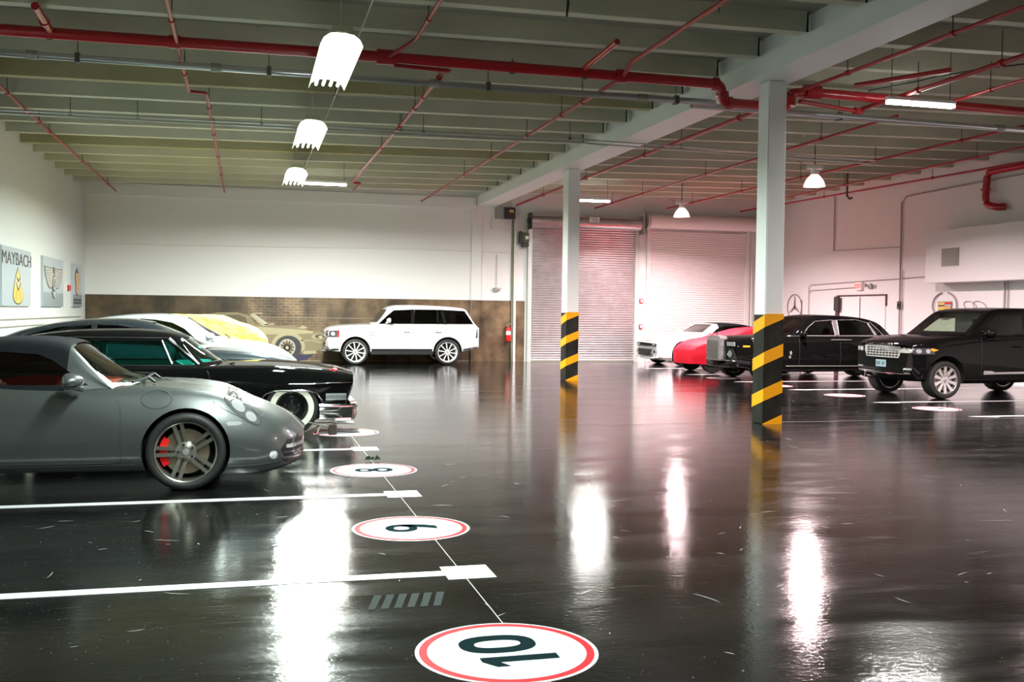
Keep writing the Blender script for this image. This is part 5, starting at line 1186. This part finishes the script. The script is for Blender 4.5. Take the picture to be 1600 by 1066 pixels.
# ---- 5: white off-roader by the mural (faces -x)
P = dict(x=(-3.745, .90), W=.965, kf=.16, kr=.10, a5=.82, tau=.45, sharp=28,
    w=[(-3.745, .90), (-3.4, .955), (-1, .965), (.3, .965), (.9, .86)], bot=[(-3.745, .48), (-3.3, .40), (-3.1, .36), (-.5, .345), (.5, .36), (.8, .40), (.9, .52)],
    sh=[(-3.745, 1.08), (-3.6, 1.16), (-2, 1.175), (-.5, 1.15), (.3, 1.10), (.7, 1.04), (.85, .96), (.9, .80)], a4=.965,
    z5=[(-3.745, 1.10), (-3.6, 1.18), (-.5, 1.17), (.3, 1.14), (.7, 1.075), (.85, .98), (.9, .82)], deck=[(-3.745, 1.10), (-3.6, 1.18), (-.5, 1.20), (.3, 1.17), (.7, 1.10), (.85, 1.0), (.9, .84)],
    zm=[(-3.745, .8), (0, .82), (.9, .68)],
    gh=dict(roof=[(-3.66, 1.17), (-3.58, 1.25), (-3.42, 1.50), (-3.30, 1.66), (-3.1, 1.705), (-2.4, 1.755), (-1.7, 1.77), (-1.2, 1.755), (-1.0, 1.70), (-.75, 1.44), (-.46, 1.17)], wb=[(-3.66, .86), (-3, .90), (-1, .90), (-.46, .86)], tum=.26, zb=1.15, kf=.14, kr=.06, rail=.90, rin=.86, tau=.5))
c = Car('off_roader', 'white off-road wagon parked sideways in front of the back wall mural', (2.99, 30.58, 0), PI, P, M['whitepaint'])
wa = [(-1.62, 1.20), (-.66, 1.195), (-.90, 1.42), (-1.12, 1.60), (-1.64, 1.625)]; wb2 = [(-2.40, 1.205), (-1.72, 1.20), (-1.74, 1.63), (-2.40, 1.63)]; wc = [(-2.62, 1.205), (-2.44, 1.205), (-2.44, 1.63), (-2.50, 1.63)]; wd = [(-3.50, 1.21), (-2.68, 1.205), (-2.56, 1.63), (-3.24, 1.60)]
wsr = [(-.74, 1.24), (.74, 1.24), (.66, 1.62), (-.66, 1.62)]
c.finish([(0, .40, .43), (-2.714, .40, .43)], [wa, wb2, wc, wd], ws=(-1.0, wsr), rear=(-3.3, [(-.68, 1.26), (.68, 1.26), (.62, 1.58), (-.62, 1.58)]), cabin=(-3.4, -.9, .78, .6), gm='deepglass')
c.wheels((0, -2.714), .378, .378, .94, .295, 'ten', rim_m=M['whitealloy'], disc_=False)
for v in 'RL':
    c.patch('lower_sill', [(-2.25, .345), (-.46, .345), (-.46, .47), (-2.25, .47)], v, M['blacktrim'], .004, .01); c.patch('lower_bumper_trim', [(-3.72, .46), (-3.18, .38), (-3.18, .47), (-3.72, .56)], v, M['blacktrim'], .004, .01); c.patch('lower_bumper_trim', [(.47, .37), (.85, .42), (.85, .48), (.47, .47)], v, M['blacktrim'], .004, .01)
    c.patch('pillar_cover', [(-1.725, 1.2), (-1.615, 1.2), (-1.635, 1.63), (-1.735, 1.63)], v, M['darkglass'], .003, .008)
    c.patch('pillar_cover', [(-2.45, 1.2), (-2.39, 1.2), (-2.39, 1.63), (-2.45, 1.63)], v, M['darkglass'], .003, .008); c.patch('pillar_cover', [(-2.69, 1.2), (-2.61, 1.2), (-2.49, 1.63), (-2.57, 1.63)], v, M['darkglass'], .003, .008)
    c.patch('headlight', [(.47, .80), (.49, 1.0), (.80, .99), (.84, .86), (.78, .80)], v, M['lensdark'], .005, .02, .05); c.patch('turn_lens', [(.46, .80), (.46, 1.0), (.52, 1.0), (.52, .80)], v, M['redlens'], .008, .02); c.patch('lamp_unit', oval(.64, .90, .06, .06, 16), v, M['lens'], .010, .02)
    c.patch('taillight', [(-3.73, .80), (-3.73, 1.05), (-3.60, 1.07), (-3.56, .80)], v, M['lensdark'], .006, .02, .06)
    g = c.patch('fender_vent', [(-.26, .93), (-.62, .935), (-.62, .97), (-.26, .965)], v, M['steel_dull'], .004, .01); c.patch('fender_vent', [(-.36, .86), (-.56, .845), (-.56, .885), (-.36, .90)], v, M['steel_dull'], .004, .01)
    for xx in (-1.48, -2.42):
        c.line('door_handle', [(xx-.09, .965), (xx+.09, .965)], v, M['alloy'], .026, .012)
    for xx in (-.64, -1.69): c.line('door_seam', [(xx, 1.17), (xx, .49)], v, M['gauge'], .006)
    c.line('door_seam', [(-2.68, 1.17), (-2.62, .95), (-2.40, .78), (-2.28, .6), (-2.26, .49)], v, M['gauge'], .006); c.line('window_seal', [(-.62, 1.185), (-3.5, 1.195)], v, M['rubber'], .008)
for sg in (-1, 1): bm = mbox(-2.28, -.44, *sorted((sg*.90, sg*.972)), .30, .405, .015); bm_link('side_step', bm, M['blacktrim'], c.root, 40)
for sg in (-1, 1): c.mirror(-.98, .95, 1.30, M['whitepaint'], sg, (.10, .085, .075))
g = c.patch('front_grille', rect(-.5, .5, .82, .96), 'F', M['steel_dull'], .005, .012, .1); c.patch('lower_intake', rect(-.6, .6, .5, .62), 'F', M['rubber'], .005, .012, .1)
bm = mbox(.80, .93, -.5, .5, .38, .42, .01); bm_link('skid_plate', bm, M['alloy'], c.root)
for y in (-.4, .4): c.seat(-1.45, y, M['blacktrim'], .75, .58); c.seat(-2.4, y, M['blacktrim'], .75, .58)

# ---- 6: black off-roader on the right (faces -x)
P = dict(x=(-4.05, .86), W=1.0, kf=.26, kr=.10, a5=.80, tau=.30, sharp=30, interior='tanleather',
    w=[(-4.05, .92), (-3.6, .985), (-1, 1.0), (.3, 1.0), (.7, .97), (.86, .86)], bot=[(-4.05, .5), (-3.5, .36), (-.5, .29), (.5, .33), (.75, .34), (.86, .50)],
    sh=[(-4.05, 1.1), (-3.8, 1.21), (-1, 1.20), (-.3, 1.165), (.3, 1.11), (.6, 1.06), (.8, 1.02), (.86, .97)], a4=.955,
    z5=[(-4.05, 1.12), (-3.8, 1.24), (-1, 1.235), (-.3, 1.22), (.3, 1.175), (.6, 1.125), (.8, 1.075), (.86, 1.03)], deck=[(-4.05, 1.12), (-3.8, 1.24), (-1, 1.25), (-.3, 1.245), (.3, 1.20), (.6, 1.15), (.8, 1.10), (.86, 1.05)],
    zm=[(-4.05, .8), (0, .82), (.86, .66)],
    gh=dict(roof=[(-3.98, 1.22), (-3.85, 1.40), (-3.65, 1.66), (-3.4, 1.72), (-2.7, 1.78), (-2.0, 1.80), (-1.5, 1.79), (-1.2, 1.745), (-.84, 1.52), (-.40, 1.24)], wb=[(-3.98, .88), (-3, .93), (-1, .93), (-.40, .88)], tum=.30, zb=1.22, kf=.13, kr=.06, rail=.90, rin=.86, tau=.4))
c = Car('off_roader', 'black off-road wagon with chrome grille and licence plate at the right edge', (13.05, 17.95, 0), PI+.04, P, M['gloss_black'])
wa = [(-1.90, 1.26), (-.80, 1.255), (-1.08, 1.48), (-1.32, 1.64), (-1.92, 1.66)]; wb2 = [(-2.75, 1.27), (-2.0, 1.265), (-2.02, 1.66), (-2.75, 1.65)]; wd = [(-3.6, 1.28), (-2.86, 1.27), (-2.84, 1.65), (-3.45, 1.62)]
c.finish([(0, .40, .44), (-2.9, .40, .44)], [wa, wb2, wd], ws=(-1.22, [(-.78, 1.30), (.78, 1.30), (.68, 1.66), (.58, 1.69), (-.58, 1.69), (-.68, 1.66)]), rear=(-3.5, [(-.7, 1.32), (.7, 1.32), (.62, 1.62), (-.62, 1.62)]), cabin=(-3.7, -.80, .80, .6), gm='smoke', ws_m='clearglass')
c.wheels((0, -2.9), .368, .368, .975, .272, 'ten2', wd=.28)
gr_ = c.patch('front_grille', [(-.50, .775), (.50, .775), (.56, .90), (.56, 1.005), (-.56, 1.005), (-.56, .90)], 'F', M['alloy'], .008, .02, .08)
for r_ in range(4):
    for k in range(10):
        y0 = -.48+.098*k; z0 = .80+.05*r_
        c.patch('grille_gap', [(y0, z0), (y0+.085, z0), (y0+.07, z0+.032), (y0+.015, z0+.032)], 'F', M['rubber'], .011, .006, .2, gr_)
tm = text_mesh('RANGE ROVER', .07, extr=.004, offset=.0015, sx=1.9)
o = link('bonnet_letters', tm, M['chrome'], c.root); ox = c.ray((0, 1.04), 'F')[0].x
o.matrix_local = Matrix.Translation((ox+.012, 0, 1.036)) @ Matrix(((0, 0, 1, 0), (1, 0, 0, 0), (0, 1, 0, 0), (0, 0, 0, 1)))
for i, v in enumerate(o.data.vertices):
    h = c.ray((v.co.x, 1.036+v.co.y), 'F')
    if h: v.co.z = (h[0].x+.006+(v.co.z+.004)*.8)-(ox+.012)
for v in 'RL':
    hd = [(.28, .87), (.32, .985), (.62, .985), (.80, .97), (.80, .89), (.6, .86)]
    h = c.patch('headlight', hd, v, M['lensdark'], .006, .02, .05)
    for cx in (.42, .58, .72): c.patch('lamp_unit', oval(cx, .925, .045, .042, 14), v, M['lens'], .012, .02, .05, h)
    c.patch('amber_marker', [(.20, .95), (.33, .985), (.38, .95), (.30, .92)], v, M['amber'], .009, .02)
    c.patch('side_chrome', [(-.88, .47), (-.88, .545), (-1.08, .54), (-1.14, .515), (-2.35, .53), (-2.35, .485), (-1.1, .475)], v, M['alloy'], .006, .012, .1)
    for xx in (-.82, -1.96): c.line('door_seam', [(xx, 1.2), (xx, .45)], v, M['gauge'], .006)
    for xx in (-1.65, -2.65): c.line('door_handle', [(xx-.1, 1.02), (xx+.1, 1.02)], v, M['gloss_black'], .03, .012)
for sg in (-1, 1): 
    c.patch('headlight', [(sg*.60, .87), (sg*.86, .885), (sg*.88, .975), (sg*.60, .99)], 'F', M['lensdark'], .006, .02, .05)
    for cy_ in (.66, .78): c.patch('lamp_unit', oval(sg*cy_, .93, .05, .042, 14), 'F', M['lens'], .012, .02, .05)
    c.patch('fog_light', rect(*sorted((sg*.62, sg*.84)), .555, .59), 'F', M['lens'], .006, .012)
    c.mirror(-1.0, .98, 1.28, M['gloss_black'], sg, (.11, .11, .095))
c.patch('bumper_chrome', [(-.80, .47), (.80, .47), (.80, .505), (-.80, .505)], 'F', M['alloy'], .006, .012, .1)
c.patch('lower_intake', rect(-.7, .7, .52, .56), 'F', M['rubber'], .006, .012, .1)
pl = c.patch('licence_plate', rect(-.155-.02, .155-.02, .585, .725), 'F', M['plate'], .016, .014, .2)
for k in range(6):
    if k != 3: c.patch('plate_mark', rect(-.15+.045*k, -.125+.045*k, .62, .69), 'F', M['plateink'], .018, .004, .2, pl)
for y in (-.42, .42): c.seat(-1.75, y, M['blacktrim'], .72, .70); c.seat(-2.75, y, M['tanleather'], .72, .66)
c.steering(-1.3, .42, 1.16); bm = mbox(-1.2, -.86, -.78, .78, .95, 1.22, .04); bm_link('dashboard', bm, M['blacktrim'], c.root, 50)
bm = mbox(-1.36, -1.32, -.13, .13, 1.58, 1.66, .012); bm_link('rear_view_mirror', bm, M['alloy'], c.root)

# ---- 7: black limousine (faces -x)
P = dict(x=(-4.8, .87), W=.995, kf=.20, kr=.25, a5=.80, tau=.40, sharp=28,
    w=[(-4.8, .85), (-4.2, .97), (-1, .995), (.3, .985), (.87, .87)], bot=[(-4.8, .45), (-4.2, .25), (-.5, .21), (.45, .24), (.87, .30)],
    sh=[(-4.8, .78), (-4.5, .92), (-3.6, 1.02), (-1, 1.055), (0, 1.035), (.6, 1.0), (.87, .93)], a4=.955,
    z5=[(-4.8, .82), (-4.5, .98), (-3.7, 1.09), (-1, 1.09), (0, 1.075), (.6, 1.03), (.87, .96)], deck=[(-4.8, .84), (-4.5, 1.0), (-3.7, 1.11), (-1, 1.12), (0, 1.10), (.6, 1.05), (.87, .98)],
    zm=[(-4.8, .6), (0, .66), (.87, .62)],
    gh=dict(roof=[(-3.85, 1.08), (-3.5, 1.28), (-3.15, 1.47), (-2.8, 1.56), (-2.2, 1.61), (-1.6, 1.62), (-1.25, 1.56), (-1.0, 1.40), (-.55, 1.10)], wb=[(-3.85, .74), (-3, .86), (-1, .88), (-.55, .80)], tum=.42, zb=1.07, kf=.22, kr=.15, rail=.86, rin=.84, tau=.3))
P['gh']['roof'][0] = (-3.78, 1.08); P['gh']['zb'] = [(-3.85, .98), (-3.2, 1.07), (-.5, 1.07)]; P['gh']['wb'] = [(-3.85, .70), (-3, .86), (-1, .88), (-.55, .80)]
c = Car('limousine', 'long black limousine with tall chrome grille behind the striped column', (12.10, 23.17, 0), PI, P, M['gloss_black'])
wa = [(-1.88, 1.115), (-1.02, 1.11), (-1.22, 1.30), (-1.42, 1.42), (-1.86, 1.475)]; wb2 = [(-3.0, 1.12), (-2.04, 1.115), (-2.06, 1.475), (-2.55, 1.47), (-2.84, 1.42)]; wd = [(-3.26, 1.13), (-3.09, 1.125), (-2.92, 1.40), (-2.98, 1.41)]
c.finish([(0, .38, .42), (-3.57, .38, .42)], [wa, wb2, wd], ws=(-1.2, [(-.70, 1.16), (.70, 1.16), (.58, 1.48), (.48, 1.52), (-.48, 1.52), (-.58, 1.48)]), rear=(-3.15, [(-.6, 1.17), (.6, 1.17), (.5, 1.42), (-.5, 1.42)]), cabin=(-3.3, -.95, .76, .5), gm='deepglass')
c.wheels((0, -3.57), .375, .375, .955, .265, 'multi', wd=.26)
bm = bmesh.new(); v = box(bm, .74, .96, -.39, .39, .46, 1.02)    # temple grille
for q in v[4:]: q.co.z -= .0
bmesh.ops.bevel(bm, geom=bm.edges[:], offset=.03, segments=2, affect='EDGES'); gr_ = bm_link('radiator_grille', bm, M['alloy'], c.root, 40)
bm_link('grille_recess', mbox(.955, .966, -.33, .33, .50, .95), M['rubber'], gr_)
for k in range(15): bm_link('grille_bar', mbox(.962, .978, -.325+.0455*k, -.305+.0455*k, .50, .95), M['alloy'], gr_)
bm = bmesh.new(); prism(bm, [(-.38, 1.0), (.38, 1.0), (.33, 1.055), (0, 1.085), (-.33, 1.055)], 'x', .76, .955); bmesh.ops.recalc_face_normals(bm, faces=bm.faces); bm_link('grille_pediment', bm, M['alloy'], gr_)
bm = bmesh.new(); tube(bm, [(.86, 0, 1.08), (.855, 0, 1.13), (.83, 0, 1.17)], [.018, .014, .008], 8); tube(bm, [(.85, 0, 1.13), (.80, .03, 1.16)], .007, 6); tube(bm, [(.85, 0, 1.13), (.80, -.03, 1.16)], .007, 6); bm_link('mascot', bm, M['chrome'], gr_)
for sg in (-1, 1):
    c.patch('headlight', rect(*sorted((sg*.48, sg*.78)), .83, .93), 'F', M['lens'], .012, .03, .06)
    c.patch('round_lamp', oval(sg*.58, .64, .075, .075, 20), 'F', M['lens'], .012, .03, .05); c.line('lamp_ring', oval(sg*.58, .64, .085, .085, 24), 'F', M['chrome'], .016, .010, closed=True)
    c.mirror(-.95, .96, 1.14, M['gloss_black'], sg, (.10, .11, .08))
c.patch('bumper_chrome', rect(-.84, .84, .46, .485), 'F', M['chrome'], .006, .012, .1)
c.patch('lower_intake', rect(-.6, .6, .30, .33), 'F', M['rubber'], .01, .01)
for v in 'RL':
    c.patch('amber_marker', rect(.44, .60, .81, .85), v, M['amber'], .006, .015)
    for poly in (wa, wb2, wd): c.line('window_trim', inset(poly, .03), v, M['alloy'], .022, .004, closed=True)
    c.patch('pillar_trim', [(-2.02, 1.11), (-1.91, 1.11), (-1.90, 1.49), (-2.03, 1.49)], v, M['alloy'], .006, .01)
    c.patch('pillar_trim', [(-3.07, 1.12), (-3.02, 1.12), (-2.86, 1.42), (-2.91, 1.42)], v, M['alloy'], .006, .01)
    c.line('belt_trim', [(-.6, 1.085), (-3.4, 1.095)], v, M['alloy'], .012, .004); c.line('sill_trim', [(-.5, .36), (-3.1, .36)], v, M['steel_dull'], .02, .004)
    c.line('door_handle', [(-1.72, 1.00), (-2.28, 1.00)], v, M['alloy'], .03, .016)
    for xx in (-.86, -1.98): c.line('door_seam', [(xx, 1.07), (xx, .33)], v, M['gauge'], .006)
    c.patch('side_badge', oval(-.62, .68, .03, .05, 14), v, M['steel_dull'], .004, .008); c.patch('side_badge', oval(-.60, .58, .03, .035, 14), v, M['steel_dull'], .004, .008)
    c.patch('cream_sticker', oval(-.30, .95, .06, .12, 18), v, M['paper'], .006, .008) if v == 'L' else None
for y in (-.4, .4): c.seat(-1.9, y, M['blacktrim'], .50, .55); c.seat(-2.55, y, M['blacktrim'], .50, .52)

# ---- 8: white convertible with red bonnet stripes (faces -x, a little toward the camera)
P = dict(x=(-3.85, .98), W=.95, kf=.34, kr=.2, a5=.60, tau=.15, top='softtop', top_x=(-3.3, -1.36),
    w=[(-3.85, .82), (-3.3, .93), (-2.85, .955), (-1, .92), (0, .95), (.6, .93), (.98, .80)], bot=[(-3.85, .35), (-3.3, .22), (.3, .19), (.7, .16), (.98, .22)],
    sh=[(-3.85, .80), (-3.3, .96), (-2.8, .985), (-1, .94), (0, .90), (.5, .82), (.8, .76), (.98, .66)], a4=.90,
    z5=[(-3.85, .84), (-3.3, 1.0), (-1, .99), (-.4, .97), (.3, .90), (.7, .83), (.98, .69)], deck=[(-3.85, .84), (-3.3, 1.0), (-1, 1.0), (-.4, .99), (.3, .93), (.7, .855), (.98, .71)],
    gh=dict(roof=[(-3.25, .98), (-2.9, 1.13), (-2.5, 1.26), (-2.0, 1.325), (-1.6, 1.335), (-1.28, 1.30), (-.9, 1.15), (-.50, .98)], wb=[(-3.25, .70), (-2, .80), (-.5, .76)], tum=.55, zb=.95, rail=.85, tau=.2))
c = Car('convertible', 'white convertible with black top and red bonnet stripe beside the white shutter', (12.92, 29.95, 0), PI+.07, P, M['whitepaint'])
c.finish([(0, .36, .41), (-2.85, .36, .41)], [[(-2.5, 1.0), (-1.05, .99), (-1.3, 1.16), (-1.6, 1.235), (-2.2, 1.24), (-2.5, 1.16)]], ws=(-1.26, [(-.66, 1.03), (.66, 1.03), (.54, 1.25), (.45, 1.275), (-.45, 1.275), (-.54, 1.25)]), cabin=(-2.8, -.8, .72, .45), gm='deepglass', ws_m='smoke')
c.wheels((0, -2.85), .36, .36, .93, .262, 'five', rim_m=M['whitealloy'])
for sg in (-1, 1):
    c.patch('bonnet_stripe', [(-.44, sg*.10), (-.44, sg*.36), (.90, sg*.30), (.95, sg*.10)], 'T', M['redstripe'], .003, .008, .12)
    c.mirror(-.85, .90, 1.04, M['whitepaint'], sg, (.11, .11, .07)); c.patch('fog_light', oval(sg*.60, .42, .045, .05, 16), 'F', M['rubber'], .006, .012, .05)
g = c.patch('front_grille', [(-.70, .67), (-.60, .595), (.60, .595), (.70, .67), (.5, .675), (-.5, .675)], 'F', M['rubber'], .006, .014, .06)
for sg in (-1, 1): c.patch('headlight', [(sg*.42, .61), (sg*.58, .61), (sg*.66, .665), (sg*.42, .665)], 'F', M['lens'], .010, .014, .05, g)
c.patch('lower_intake', [(-.48, .50), (-.40, .30), (.40, .30), (.48, .50)], 'F', M['rubber'], .006, .014, .06)
for v in 'RL':
    c.line('side_marker', [(.58, .60), (.72, .60)], v, M['steel_dull'], .02, .004); c.line('door_seam', [(-.75, .93), (-.72, .3)], v, M['gauge'])
    c.line('chin_gap', [(.44, .23), (.85, .225)], v, M['rubber'], .02, .003)
for y in (-.36, .36): c.seat(-1.7, y, M['blacktrim'], .4, .6)
